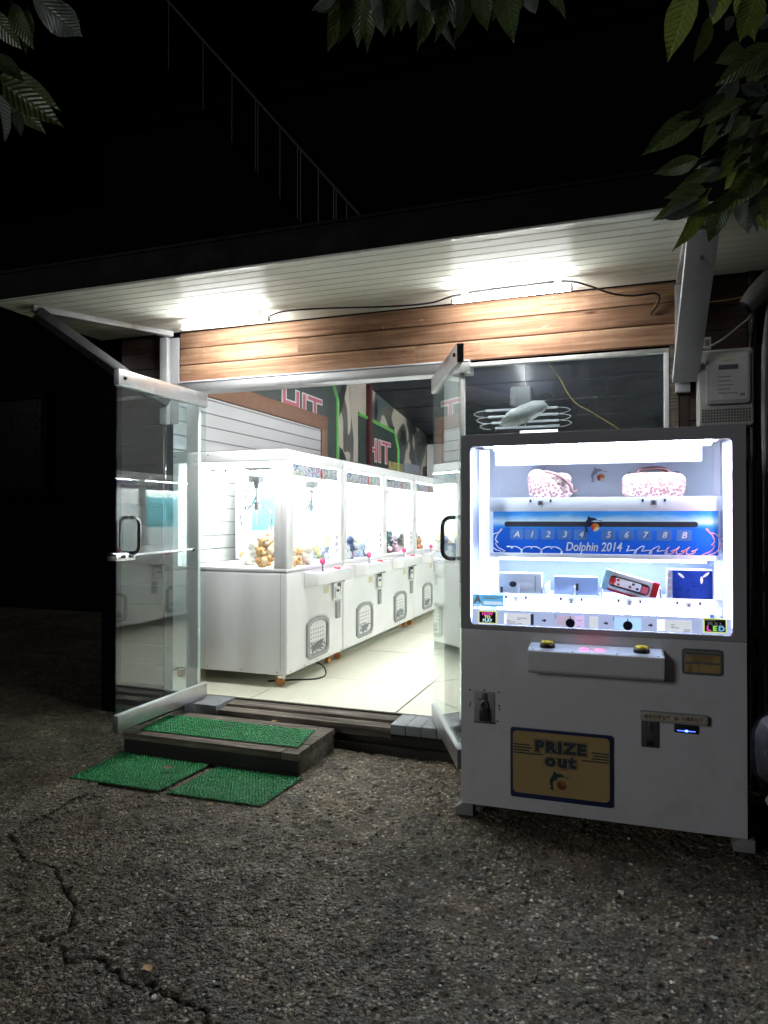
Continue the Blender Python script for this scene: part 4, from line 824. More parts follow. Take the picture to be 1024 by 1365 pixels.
TW = claw_machine('white twin claw machine standing right behind the single machine by the entrance', 2, 2.17, [(0.08, 1.063), (1.18, 2.126)], ROWL)
TW.location = (-2.4923, 5.89, 0.2); TW.rotation_euler = (0, 0, pi/2)
T2 = copy_tree(TW); T2.location.y = 8.09; T2['label'] = 'white twin claw machine at the far end of the row along the slatted wall'
T3 = copy_tree(TW); T3.location = (-0.50, 7.75, 0.2); T3.rotation_euler = (0, 0, -pi/2); T3['label'] = 'white twin claw machine of the facing row, seen mirrored in the left glass door'; T3['group'] = 'claw machines of the facing row'
T4 = copy_tree(TW); T4.location = (-0.50, 10.0, 0.2); T4.rotation_euler = (0, 0, -pi/2); T4['label'] = 'white twin claw machine behind its twin in the facing row'; T4['group'] = 'claw machines of the facing row'
cable('floor_cable', 'black cable looping on the tiles under the nearest claw machine', [(-2.75, 4.95, 0.207), (-2.60, 5.05, 0.207), (-2.46, 5.12, 0.207), (-2.40, 5.22, 0.207), (-2.42, 5.34, 0.215), (-2.46, 5.36, 0.27), (-2.55, 5.37, 0.298)], 0.006, CBL)

# plush toys piled on the decks
def plush(kind):
    b = MB(); c = {'bear': 0.06, 'bird': 0.055, 'ball': 0.065}[kind]
    b.ell((0, 0, c), (.062, .056, .066), 12, 9, .03)
    b.cur = 0; b.ell((0, -.012, c+.085), (.055, .05, .05), 12, 9, .02)
    if kind == 'bear':
        for s_ in (-1, 1): b.ell((s_*.042, -.005, c+.128), (.019, .012, .019), 8, 6); b.ell((s_*.062, -.03, c+.015), (.02, .035, .02), 8, 6); b.ell((s_*.04, -.055, c-.04), (.025, .035, .02), 8, 6)
        b.cur = 1; b.ell((0, -.055, c+.075), (.024, .016, .018), 8, 6); b.ell((0, -.045, c), (.038, .018, .042), 8, 6)
    elif kind == 'bird':
        for s_ in (-1, 1): b.ell((s_*.062, 0, c+.01), (.012, .03, .045), 8, 6); b.ell((s_*.03, -.045, .012), (.02, .03, .01), 8, 6)
        b.cur = 1; b.ell((0, -.034, c+.005), (.045, .03, .052), 10, 8); b.ell((0, -.052, c+.085), (.03, .015, .03), 8, 6)
    else:
        for s_ in (-1, 1): b.ell((s_*.028, 0, c+.165), (.014, .009, .05), 8, 8); b.ell((s_*.058, -.02, c-.01), (.02, .028, .018), 8, 6); b.ell((s_*.035, -.05, .02), (.022, .034, .018), 8, 6)
        b.cur = 1; b.ell((0, -.058, c+.08), (.009, .006, .007), 6, 5)
    b.cur = 2
    for s_ in (-1, 1): b.ell((s_*.02, -.058, c+.098), (.006, .005, .007), 6, 5)
    return b
PLM = {}
def plush_mesh(kind, c0, c1):
    key = (kind, c0)
    if key not in PLM:
        nm = 'plush_%d' % len(PLM)
        o = plush(kind).build('plush_toy', [pm(nm+'_fur', c0, .9, var=.25, vs=60, bmp=.5, bs=180), pm(nm+'_patch', c1, .9), BLACKP])
        PLM[key] = o.data; bpy.data.objects.remove(o)
    return PLM[key]
KINDS = {'tan': [('bear', (0.55, 0.30, 0.10), (0.7, 0.55, 0.35), 'tan bear'), ('bear', (0.62, 0.40, 0.20), (.75, .65, .5), 'honey bear'), ('ball', (0.70, 0.66, 0.60), (.5, .2, .2), 'cream rabbit')],
         'blue': [('bird', (0.10, 0.14, 0.26), (.7, .7, .7), 'navy bird'), ('ball', (0.45, 0.55, 0.68), (.2, .2, .3), 'pale blue rabbit'), ('bear', (0.60, 0.48, 0.16), (.7, .6, .4), 'yellow bear'), ('ball', (.72, .72, .74), (.3, .3, .3), 'white rabbit')],
         'dark': [('bird', (0.02, 0.022, 0.03), (.65, .65, .65), 'black bird'), ('bear', (0.05, 0.09, 0.10), (.4, .4, .4), 'dark teal bear'), ('ball', (.62, .40, .45), (.3, .1, .1), 'pink rabbit'), ('ball', (0.20, .45, .50), (.2, .2, .2), 'turquoise rabbit')],
         'mix': [('bird', (0.03, 0.03, 0.04), (.7, .7, .7), 'black bird'), ('bear', (0.45, 0.22, 0.08), (.7, .5, .3), 'brown bear'), ('ball', (.7, .7, .7), (.3, .3, .3), 'white rabbit'), ('bear', (.55, .40, .22), (.7, .6, .5), 'sandy bear')]}
def pile(y0_, y1_, kind, label, grp, n, seed):
    rs = random.Random(seed); xf = -2.4923
    for k in range(n):
        layer = 0 if k < n*0.62 else 1
        kd = rs.choice(KINDS[kind]); sc = rs.uniform(.62, .98)
        x = xf - rs.uniform(.10, .75 if layer == 0 else .5); y = rs.uniform(y0_+.1, y1_-.1)
        if layer == 0 and x < xf-.5 and rs.random() < .3: x = xf - rs.uniform(.12, .4)
        o = link('plush_toy', plush_mesh(*kd[:3])); o.scale = (sc,)*3
        o.location = (x, y, 1.106 + layer*0.075 + (.0 if layer == 0 else rs.uniform(-.02, .03)))
        o.rotation_euler = (rs.uniform(-.5, .3), rs.uniform(-.5, .5), pi/2 + rs.uniform(-1.0, 1.0))
        tag(o, 'small plush %s %s' % (kd[3], label), 'plush toy', '%ss %s' % (kd[3], label))
pile(4.86, 5.80, 'tan', 'heaped in the single claw machine', '', 32, 1)
pile(5.96, 6.94, 'blue', 'in the first bay of the nearer twin claw machine', '', 26, 2)
pile(7.08, 8.0, 'dark', 'in the second bay of the nearer twin claw machine', '', 26, 3)
pile(8.17, 9.1, 'mix', 'in the farther twin claw machine', '', 18, 4)

# ------------------------------------------------------------------ the prize vending machine
PMW, PMD = 1.3056, 0.70
PM = thing('prize_machine', 'large grey-white prize machine with a brightly lit showcase and yellow buttons', 'prize machine', (-0.831, 3.4855, 0), R(1.52))
NAVP = pm('navy_print', (0.012, 0.022, 0.075), .35); TANP = pm('tan_print', (0.36, 0.255, 0.105), .45, var=.1, vs=5, grime=.15, gcol=(.2, .14, .06)); DKT = pm('dark_teal_print', (0.02, 0.035, 0.045), .4)
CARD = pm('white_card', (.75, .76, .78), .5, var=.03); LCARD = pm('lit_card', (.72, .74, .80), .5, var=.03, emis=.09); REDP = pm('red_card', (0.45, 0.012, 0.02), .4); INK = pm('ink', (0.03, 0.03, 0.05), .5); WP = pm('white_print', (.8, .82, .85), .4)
win = rrect(0.048, 1.248, 0.966, 1.862, 0.02, 5)
def outer_of(pts, x0, x1, z0, z1):
    cx, cz = (x0+x1)/2, (z0+z1)/2; hx, hz = (x1-x0)/2, (z1-z0)/2; r = []
    n = len(pts)//4
    for k, (a, c) in enumerate(pts):
        q = k//n; t = k % n; cor = ((x1, z1), (x0, z1), (x0, z0), (x1, z0))[q]
        r.append(cor if 0 < t < n-1 or n < 3 else ({0: (x1, c), 1: (a, z1), 2: (x0, c), 3: (a, z0)}[q] if t == 0 else {0: (a, z1), 1: (x0, c), 2: (a, z0), 3: (x1, c)}[q]))
    return r
MB().ring(outer_of(win, 0.0, PMW, 0.9425, 1.9225), win, 0.0, 0.022).build('showcase_bezel', pm('bezel_paint', (0.30, 0.30, 0.33), .42, var=.06, grime=.2, gcol=(.2, .2, .2)), PM, 0.0015, 1)
MB().box(0.0, PMW, 0.0, PMD, 0.06, 0.942).build('body', PWHITE, PM, 0.006)
MB().box(0.0, 0.018, 0.0225, PMD, 0.9425, 1.9225).build('side_panel', PWHITE, PM, 0.003)
MB().box(PMW-0.018, PMW, 0.0225, PMD, 0.9425, 1.9225).build('side_panel', PWHITE, PM, 0.003)
MB().box(0.0185, PMW-0.0185, 0.0225, PMD, 1.90, 1.9225).build('top_panel', DKALU, PM, 0.003)
MB().box(0.0185, PMW-0.0185, PMD-0.02, PMD, 0.9425, 1.8995).build('back_panel', PWHITE, PM)
MB().box(0.040, 1.256, 0.0225, 0.0275, 0.955, 1.87).build('glass_pane', G_ACR, PM, smooth=False)
IW = pm('showcase_white', (0.72, 0.76, 0.84), .45, var=.03); IB = pm('showcase_periwinkle', (0.22, 0.27, 0.52), .5, var=.06)
MB().box(0.0185, 0.125, 0.44, 0.452, 0.945, 1.8995).box(1.225, PMW-0.0185, 0.44, 0.452, 0.945, 1.8995).box(0.1255, 1.2245, 0.44, 0.452, 1.32, 1.8995).build('inner_back', IW, PM)
MB().box(0.1255, 1.2245, 0.44, 0.452, 0.945, 1.3195).build('inner_back', IB, PM)
MB().box(0.0185, 0.042, 0.03, 0.4395, 0.945, 1.8995).build('inner_side', IW, PM); MB().box(1.256, 1.2865, 0.03, 0.4395, 0.945, 1.8995).build('inner_side', IW, PM)
for xa, xc in ((0.082, 0.128), (1.222, 1.250)):
    p_ = MB().box(xa, xc, 0.075, 0.105, 0.945, 1.85).build('shelf_post', IW, PM, 0.003)
    for k in range(20): MB().cyl(((xa+xc)/2, 0.0748, 1.07+k*0.037), ((xa+xc)/2, 0.0738, 1.07+k*0.037), 0.003, n=6).build('hole', INK, p_)
MB().box(1.2515, 1.2555, 0.034, 0.050, 1.0, 1.84).build('led_strip', emit('pink_led', (1.0, .72, .92), 5.0), PM)
MB().box(0.0425, 0.0465, 0.034, 0.050, 1.0, 1.84).build('led_strip', emit('side_led', (.86, .92, 1.0), 5.0), PM)
MB().box(0.16, 1.17, 0.045, 0.075, 1.842, 1.862).build('led_tube', PLED_M, PM, 0.006)
MB().box(0.10, 1.20, 0.04, 0.17, 1.8635, 1.872).build('lamp_tray', IW, PM); MB().box(0.15, 1.14, 0.16, 0.166, 1.775, 1.862).build('lamp_shield', IW, PM, .002)
MB().box(0.17, 1.16, 0.18, 0.21, 1.286, 1.297).build('led_tube', emit('lit_cool_led_mid', (.80, .87, 1.0), 5.0), PM)
MB().box(0.17, 1.16, 0.09, 0.105, 1.036, 1.046).build('led_tube', emit('lit_cool_led_low', (.85, .9, 1.0), 6.0), PM)
def shelf(z, lip0, lip1, nm='shelf'):
    s_ = MB().box(0.130, 1.220, 0.1205, 0.4395, z-0.008, z).build(nm, IW, PM, .002); MB().box(0.128, 1.222, 0.112, 0.120, lip0, lip1).build('lip', IW, s_, .002); return s_
sa = shelf(1.600, 1.536, 1.605); sb = shelf(1.318, 1.300, 1.324); sc_ = shelf(1.105, 1.050, 1.118)
def tagbox(t, u, z, par):
    q = MB().box(u-.014, u+.014, .1095, .1115, z-.012, z+.012).build('number_tag', pm('tag_grey', (.30, .31, .34), .5), par); text(t, .026, INK, q, front(u, .109, z), off=.001)
    for s_ in (-1, 1): MB().box(u+s_*.05-.005, u+s_*.05+.005, .1095, .1115, z+.004, z+.018).build('screw', INK, q)
tagbox('A', 0.386, 1.578, sa); tagbox('B', 0.921, 1.576, sa)
for t, u in (('1', .262), ('2', .535), ('3', .809), ('4', 1.075)): tagbox(t, u, 1.085, sc_)
for u in (.27, .545, .82): MB().box(u-.0, u+.008, .13, .42, 1.1055, 1.16).build('divider', IW, sc_, .001); MB().box(u+.13, u+.138, .13, .42, 1.1055, 1.16).build('divider', IW, sc_, .001)
# sea-blue selector panel with slot, keys, dolphins and lettering
sp_ = MB().box(0.145, 1.206, 0.122, 0.130, 1.3245, 1.5355).build('selector_panel', 'sea_print', PM, smooth=False)
MB().prism(rrect(0.203, 1.118, 1.458, 1.484, .012, 4), .1195, .1215, 'y').build('slot', INK, sp_)
KEYM = pm('key_print', (0.10, 0.24, 0.62), .35)
for t, u in zip('A12345678B', (.265, .340, .421, .503, .582, .712, .795, .880, .968, 1.056)):
    q = MB().prism(rrect(u-.034, u+.034, 1.392, 1.446, .008, 3), .1203, .1215, 'y').build('key', KEYM, sp_); text(t, .042, WP, q, front(u, .1195, 1.418), shear=.25, off=.0008)
text('Dolphin 2014', .062, WP, sp_, front(.640, .1205, 1.357), shear=.22, off=.0012, sx=.78)
def dolphin(u, z, s, y, par, mat_body, ballm=None, flip=1, outline=False):
    up, lo = [], []
    for k in range(13):                                # body: an arc, thick at the chest, with beak, back fin and tail flukes
        t = k/12; a = R(205 - 150*t); th = .015 + .115*sin(pi*min(1, .12+t*.88))**.8 * (.55+.6*t) * (1 if t < .9 else .55)
        c_ = (.42*cos(a), .42*sin(a)-.02); up.append((c_[0]*(1+th/.42), c_[1]*(1+th/.42))); lo.append((c_[0]*(1-th/.42), c_[1]*(1-th/.42)))
    up[7] = (up[7][0]-.05, up[7][1]+.15); tip = [(.46, .33), (.47, .28)]
    o_ = up[:13] + tip + lo[::-1] + [(-.30, -.42), (-.40, -.33), (-.54, -.36)]
    o_[13+2+6] = (lo[6][0]+.03, lo[6][1]-.14)
    pts = [(u+flip*s*a, z+s*c) for a, c in o_]
    if outline: q_ = R(55)*flip; pts = [(u+(a-u)*cos(q_)-(c-z)*sin(q_), z+(a-u)*sin(q_)+(c-z)*cos(q_)) for a, c in pts]
    if outline: return MB().tube([(a, y, c) for a, c in pts], .0028, 5, closed=True).build('dolphin_outline', mat_body, par)
    d_ = MB().prism(pts if flip > 0 else pts[::-1], y-.001, y, 'y').build('dolphin', mat_body, par, smooth=False)
    if ballm:
        for q, (mt, a0, a1) in enumerate(((ballm[0], 0, 120), (ballm[1], 120, 240), (ballm[2], 240, 360))):
            MB().prism([(u+s*.10, z-s*.08)] + [(u+s*(.10+.24*cos(R(a))), z+s*(-.08+.24*sin(R(a)))) for a in range(a0, a1+1, 20)], y-.0006, y+.0004, 'y').build('ball', mt, d_, smooth=False)
    return d_
BALL = (pm('ball_orange', (.6, .22, .03), .4), pm('ball_red', (.5, .05, .03), .4), pm('ball_cream', (.7, .6, .4), .4))
dolphin(.642, 1.462, .085, .117, sp_, pm('dolphin_navy', (.015, .02, .06), .35), BALL)
dolphin(.188, 1.385, .11, .1205, sp_, WP, outline=True); dolphin(1.155, 1.385, .12, .1205, sp_, pm('coral_print', (.75, .35, .40), .4), flip=-1, outline=True)
for u0, u1, ph, mt in ((.215, .50, 0, WP), (.79, .99, 1.0, WP), (.98, 1.11, 2.2, pm('coral_print', (.75, .35, .40)))):
    pts = [(u0+(u1-u0)*t/40 + .014*sin(t*.9+ph), .1205, 1.345+.012*sin(t*.45+ph)+.010*cos(t*.9)) for t in range(41)]
    MB().tube(pts, .0026, 5).build('wave_print', mt, sp_)
dolphin(.665, 1.725, .085, .43, PM, pm('dolphin_grey', (.30, .30, .36), .4), BALL)
# instruction strip and stickers behind the glass
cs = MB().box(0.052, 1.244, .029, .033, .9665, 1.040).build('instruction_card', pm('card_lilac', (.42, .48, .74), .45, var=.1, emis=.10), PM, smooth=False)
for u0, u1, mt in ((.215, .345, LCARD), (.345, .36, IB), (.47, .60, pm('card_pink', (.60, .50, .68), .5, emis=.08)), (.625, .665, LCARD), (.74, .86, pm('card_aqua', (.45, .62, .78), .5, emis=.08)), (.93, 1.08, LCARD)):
    MB().box(u0, u1, .0275, .0285, .972, 1.026).build('picture', mt, cs, smooth=False)
for k, u in enumerate((.222, .465, .735)): text(str(k+1), .022, INK, cs, front(u, .0268, 1.020))
for u in (.41, .70, .90): MB().prism([(u-.01, 1.0), (u, 1.0), (u, 1.006), (u+.012, .997), (u, .988), (u, .994), (u-.01, .994)], .0265, .0275, 'y').build('arrow', INK, cs, smooth=False)
for u in (.535, .80): MB().lathe([(.022, 0), (.022, .002)], (u, .0255, .990), 16, 'y').build('button_drawing', NAVP, cs); MB().box(u-.002, u+.002, .0262, .0272, 1.0, 1.024).build('button_drawing', NAVP, cs)
for k in range(16): u = .225+.018*(k % 6) + (.0, .27, .73)[k % 3]; MB().box(u, u+random.uniform(.01, .05), .0262, .0270, .975+.007*(k % 5), .977+.007*(k % 5)).build('print_line', NAVP, cs)
hp = MB().prism(rrect(.086, .178, .952+.018, 1.034, .006, 3), .0195, .0218, 'y').build('how_to_play_sticker', pm('sticker_edge', (.55, .60, .18), .4, emis=.12), PM)  # sticker emission stands for showcase light passing through them
MB().box(.091, .173, .0178, .0190, .975, 1.029).build('field', pm('sticker_black', (.02, .022, .025), .4), hp)
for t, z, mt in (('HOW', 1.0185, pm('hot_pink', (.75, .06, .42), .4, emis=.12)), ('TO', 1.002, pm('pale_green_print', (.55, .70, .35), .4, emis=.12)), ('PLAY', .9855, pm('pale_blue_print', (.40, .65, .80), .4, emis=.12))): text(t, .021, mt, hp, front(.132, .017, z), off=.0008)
ls = MB().prism(rrect(1.128, 1.226, .976, 1.042, .006, 3), .0195, .0218, 'y').build('full_led_sticker', pm('sticker_edge', (.55, .60, .18)), PM)
MB().box(1.133, 1.221, .0178, .0190, .981, 1.037).build('field', MATS['sticker_black'], ls)
text('FULL', .023, WP, ls, front(1.178, .017, 1.0155), off=.0008, sx=1.3)
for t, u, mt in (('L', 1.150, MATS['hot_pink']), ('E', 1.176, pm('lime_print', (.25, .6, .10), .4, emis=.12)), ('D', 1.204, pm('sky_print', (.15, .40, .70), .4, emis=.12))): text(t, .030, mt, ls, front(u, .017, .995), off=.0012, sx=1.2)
MB().box(1.136, 1.18, .0172, .0177, 1.030, 1.0335).build('print_line', WP, ls)
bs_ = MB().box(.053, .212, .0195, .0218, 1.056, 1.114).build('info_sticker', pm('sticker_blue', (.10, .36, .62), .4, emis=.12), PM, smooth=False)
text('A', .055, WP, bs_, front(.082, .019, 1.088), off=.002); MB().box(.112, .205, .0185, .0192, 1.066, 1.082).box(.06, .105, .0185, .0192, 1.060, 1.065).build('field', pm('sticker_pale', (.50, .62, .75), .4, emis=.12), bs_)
for k in range(2): MB().box(.112, .205-.02*k, .0185, .0192, 1.103-.009*k, 1.107-.009*k).build('print_line', WP, bs_)
# control ledge
cp = MB().prism([(-.095, .775), (-.080, .760), (-.001, .745), (-.001, .893), (-.095, .868)], .343, .956, 'x').build('control_ledge', PWHITE, PM, .008, 3)
def slope(y): return .868 + (y+.095)*(.893-.868)/.094
MB().add([(.352, -.088, slope(-.088)+.0012), (.947, -.088, slope(-.088)+.0012), (.947, -.006, slope(-.006)+.0012), (.352, -.006, slope(-.006)+.0012)], [(0, 1, 2, 3)]).build('control_print', pm('pale_sea_print', (.50, .60, .80), .14, var=.5, vs=9, spec=1.0, coat=1.0, emis=.05), cp, smooth=False)  # faint emission paints in the showcase light reaching this print
for u in (.433, .859):
    z_ = slope(-.05)
    pb = MB().lathe([(.036, 0), (.036, .014), (.031, .020)], (u, -.05, z_), 24).build('push_button', BLACKP, PM)
    MB().lathe([(.030, .0155), (.030, .026), (.026, .031), (.015, .033), (.0005, .0335)], (u, -.05, z_), 24).build('cap', pm('yellow_button', (.62, .50, .03), .35), pb)
for u in (.603, .672): MB().box(u-.02, u+.02, -.062, -.040, slope(-.05)+.0015, slope(-.05)+.004).build('counter_display', emit('red_display', (1.0, .015, .10), .6), cp)
for u in (.37, .55, .75, .93): MB().lathe([(.005, 0), (.004, .003)], (u, -.082, slope(-.082)), 8).build('screw', DKALU, cp)
# price plate
pp = MB().prism(rrect(1.034, 1.207, .784, .903, .014), -.006, -.0005, 'y').build('price_plate', pm('slate_print', (.10, .115, .14), .4), PM, .002)
MB().prism(rrect(1.046, 1.196, .796, .891, .008), -.0075, -.0062, 'y').build('field', TANP, pp)
for xa, xc, z0, z1, mt in ((1.048, 1.194, .876, .888, MATS['slate_print']), (1.048, 1.118, .834, .842, MATS['slate_print']), (1.122, 1.194, .834, .842, MATS['slate_print'])): MB().box(xa, xc, -.0090, -.0077, z0, z1).build('print_bar', mt, pp)
DR = pm('dull_red_print', (.16, .03, .02), .5)
for k, t in enumerate(('게임방법: 버튼을 눌러', '집게를 움직여 주세요', '상품을 뽑아보세요')): text(t, .0105, DR if k < 2 else INK, pp, front(1.119, -.0078, .869-.011*k))
for k in range(4): text('%d00' % (k*5+5), .0088, INK, pp, front(1.068, -.0078, .826-.0085*k)); text('%d' % (k+1), .0088, INK, pp, front(1.105, -.0078, .826-.0085*k))
# hasp and padlock
hs = MB().box(.068, .172, -.004, -.0005, .476, .632).build('hasp_plate', pm('hasp_grey', (.30, .30, .31), .5, metal=.3, grime=.4), PM, .003)
MB().box(.066, .174, -.0065, -.0042, .474, .484).build('edge', DKALU, hs, .001)
MB().box(.108, .132, -.011, -.0042, .560, .624).box(.085, .128, -.013, -.0112, .594, .600).build('hasp', DKALU, hs, .002)
MB().tube([(.106, -.018, .555)] + [(.120-.014*cos(R(a)), -.018, .572+.016*sin(R(a))) for a in range(0, 181, 30)] + [(.134, -.018, .555)], .0045, 8).build('shackle', CHROME, hs)
MB().prism([(.098, .49), (.142, .49), (.142, .548), (.132, .558), (.108, .558), (.098, .548)], -.028, -.008, 'y').build('padlock', pm('padlock_dark', (.05, .05, .05), .35, metal=.5), hs, .004)
for u, z in ((.045, .636), (.12, .640), (.19, .634), (.048, .57), (.046, .558), (.192, .566), (.195, .55), (.185, .49)): MB().lathe([(.0045, -.003), (.003, -.0005)], (u, 0, z), 8, 'y').build('rivet', DKALU, PM)
# coin and note entry
st_ = MB().prism(rrect(.853, 1.140, .561, .603, .006, 3), -.032, -.0005, 'y').build('entry_strip', pm('strip_grey', (.34, .34, .34), .45, metal=.3), PM, .004)
MB().prism(rrect(.861, 1.132, .572, .596, .011, 4), -.0342, -.0322, 'y').build('label_field', pm('strip_tan', (.46, .38, .24), .45), st_)
text('동전투입구', .0205, INK, st_, front(.935, -.0350, .5835), off=.0003); text('지폐투입구', .0205, INK, st_, front(1.074, -.0350, .5835), off=.0003)
for u in (.878, 1.008): MB().lathe([(.010, -.0352), (.010, -.0343)], (u, 0, .584), 14, 'y').build('symbol', pm('symbol_grey', (.14, .14, .13), .5), st_)
cn = MB().box(.857, .932, -.012, -.0005, .434, .5595).build('coin_slot', pm('coin_grey', (.10, .10, .10), .4, metal=.5), PM, .003)
MB().box(.888, .902, -.019, -.0122, .515, .55).box(.880, .910, -.016, -.0122, .496, .506).build('coin_guide', DKALU, cn, .002); MB().box(.878, .912, -.015, -.0122, .442, .468).build('return_tray', BLACKP, cn, .002)
na = MB().box(1.000, 1.102, -.012, -.0005, .514, .552).build('note_slot', BLACKP, PM, .004)
MB().box(1.012, 1.09, -.0135, -.0122, .5235, .527).build('glow_line', emit('blue_led', (.03, .08, 1.0), .5), na); MB().ell((1.052, -.0135, .5255), (.008, .002, .005), 8, 6).build('lamp', emit('blue_led_core', (.06, .12, 1.0), 1.2), na)
# prize hatch
ph = MB().prism(rrect(.250, .729, .131, .471, .012), -.016, -.0005, 'y').build('prize_hatch', NAVP, PM, .004)
MB().prism(rrect(.263, .716, .156, .458, .02), -.0175, -.0162, 'y').build('field', TANP, ph)
for k in range(4):
    z = .392-.0135*k
    MB().box(.266, .345+.012*(k % 2) + (0.05 if k == 3 else 0), -.0190, -.0177, z-.003, z+.003).build('stripe', DKT, ph); MB().box(.635+.008*(k % 2) - (.055 if k == 3 else 0), .713, -.0190, -.0177, z-.011, z-.005).build('stripe', DKT, ph)
for s_, sz, u, z, sx in (('PRIZE', .070, .489, .390, 1.15), ('out', .076, .489, .326, 1.15)):
    text(s_, sz, DKT, ph, front(u, -.0185, z), off=.0105, sx=sx, ext=.0004, sp=1.22); text(s_, sz, TANP, ph, front(u, -.0192, z), off=.0085, sx=sx, ext=.0004, sp=1.22); text(s_, sz, DKT, ph, front(u, -.0199, z), off=.0052, sx=sx, ext=.0004, sp=1.22)
dolphin(.487, .222, .095, -.0180, ph, DKT, (pm('brown_print', (.25, .13, .03), .5), DR, DR))
# skids
for u in (-.03, PMW-.06): MB().prism([(u, 0.0), (u+.09, 0.0), (u+.09, .058), (u+.03, .058), (u, .036)], .002, .08, 'y').build('foot', pm('foot_grey', (.22, .22, .22), .6, grime=.4), PM, .003); MB().box(u+.015, u+.075, PMD-.08, PMD-.01, 0, .058).build('foot', PWHITE, PM, .003)
PMM = Matrix.Translation((-0.831, 3.4855, 0)) @ Matrix.Rotation(R(1.52), 4, 'Z')
def put(name, label, cat, u, y, z, rz=0.0, grp=None):
    p = PMM @ Vector((u, y, z)); return thing(name, label, cat, p, R(1.52)+rz, grp)
def cloth_box(hx, hy, hz, sag, seed, n=10):
    rs = np.random.RandomState(seed); b = MB(); vs = []; m = 16
    for i in range(m+1):
        th = pi*i/m
        for k in range(2*m):
            ph = 2*pi*k/(2*m); e = .45
            sg = lambda v: math.copysign(abs(v)**e, v)
            x, y, z = sg(sin(th))*sg(cos(ph)), sg(sin(th))*sg(sin(ph)), sg(cos(th))
            wv = 1 + .03*sin(5*x+seed)*cos(4*z+2*y) + rs.uniform(-.008, .008)
            zz = hz*(1+z) * (1 - sag*max(0, x*.6+.3) * (.5+.5*z))
            vs.append((hx*x*wv, hy*y*wv, zz))
    fs = [(i*2*m+k, (i+1)*2*m+k, (i+1)*2*m+(k+1) % (2*m), i*2*m+(k+1) % (2*m)) for i in range(m) for k in range(2*m)]
    return b.add(vs, fs)
STRAPM = pm('strap_brown', (.20, .10, .10), .6)
A = put('bag', 'slouching leopard-print pouch bag with a strap, on the top shelf above tag A', 'bag', .425, .23, 1.601)
cloth_box(.112, .075, .078, .55, 1).build('pouch', 'leopard_cloth', A)
MB().tube(spl([(-.02, -.075, .14), (.05, -.09, .115), (.10, -.085, .07), (.115, -.08, .035), (.14, -.07, .04)]), .0075, 8).build('strap', STRAPM, A); MB().ell((.065, -.07, .10), (.045, .02, .03), 12, 8, .04).build('flap', 'leopard_cloth', A)
A = put('bag', 'boxy leopard-print hand bag with dark handles, on the top shelf above tag B', 'bag', .925, .24, 1.601)
cloth_box(.148, .085, .063, .0, 2).build('pouch', 'leopard_cloth', A)
for s_ in (-1, 1): MB().tube(spl([(-.075, -.03*s_, .115), (-.06, -.03*s_, .142), (0, -.03*s_, .15), (.06, -.03*s_, .142), (.075, -.03*s_, .115)]), .006, 8).build('handle', STRAPM, A)
MB().tube([(-.12, -.0, .127), (.12, 0, .127)], .004, 6).build('zip', STRAPM, A)
A = put('boxed_razor', 'pale blue box printed with a small white appliance, in the compartment above tag 1', 'box', .278, .19, 1.1055)
MB().box(-.108, .108, -.045, .045, 0, .112).build('carton', pm('carton_pale', (.66, .70, .76), .45), A, .002)
MB().ell((.02, -.0455, .05), (.05, .002, .017), 14, 8).build('picture', pm('pic_white', (.80, .80, .82), .4), A); MB().ell((-.035, -.0458, .055), (.02, .002, .015), 12, 8).build('picture', INK, A); MB().box(-.10, -.088, -.0468, -.0455, .01, .04).build('print_block', INK, A)
MB().box(.075, .082, -.0462, -.0453, .02, .10).build('print_block', pm('pic_grey', (.4, .42, .46), .5), A)
A = put('plain_box', 'plain slate-blue carton lying low in the compartment above tag 2', 'box', .555, .22, 1.1055)
MB().box(-.108, .108, -.05, .05, 0, .098).build('carton', pm('carton_slate', (.30, .38, .60), .5), A, .002)
MB().box(.0, .013, -.0515, -.0503, .03, .065).build('print_block', INK, A); MB().box(-.015, .012, -.052, -.0505, .0, .012).build('print_block', INK, A)
A = put('leaning_box', 'tipped red and white box with a red handset in its window, above tag 3', 'box', .80, .165, 1.121)
A.rotation_euler = (0, R(15.5), R(1.52))
MB().box(-.128, .128, -.035, .035, .0, .098).build('carton', CARD, A, .002)
MB().box(.098, .1285, -.0365, .0365, -.001, .099).box(-.098, .0975, -.0365, -.034, -.001, .010).build('red_edge', REDP, A, .001); MB().box(-.1285, -.1, -.0362, .0, -.0012, .0992).build('blue_end', pm('carton_sky', (.30, .55, .70), .5), A)
MB().prism(rrect(-.10, .09, .024, .078, .018), -.0375, -.0352, 'y').build('window', pm('window_dark', (.03, .03, .035), .3), A)
MB().prism(rrect(-.075, .05, .034, .072, .008), -.040, -.0377, 'y').build('handset', CARD, A); MB().ell((-.085, -.039, .052), (.016, .004, .018), 12, 8).build('knob', REDP, A); MB().box(.052, .084, -.040, -.0377, .032, .066).build('grip', pm('pink_card', (.62, .12, .18), .4), A, .002)
for u, z in ((-.06, .062), (-.055, .042), (.0, .045), (.012, .062), (.035, .045)): MB().ell((u, -.0402, z), (.007, .0012, .006), 8, 6).build('dot_print', REDP if u < .01 else NAVP, A)
for k in range(3): MB().box(.105+.007*k, .109+.007*k, -.0372, -.0366, .004, .018).build('print_block', CARD, A)
A = put('blue_box', 'dark blue glossy picture box standing in the compartment above tag 4', 'box', 1.085, .19, 1.1055)
MB().box(-.102, .102, -.04, .04, 0, .148).build('carton', pm('carton_lilac', (.55, .58, .72), .4), A, .002); MB().box(-.078, .098, -.0415, -.0402, .004, .143).build('picture', pm('pic_blue', (.015, .055, .36), .3, var=.7, vs=22), A)
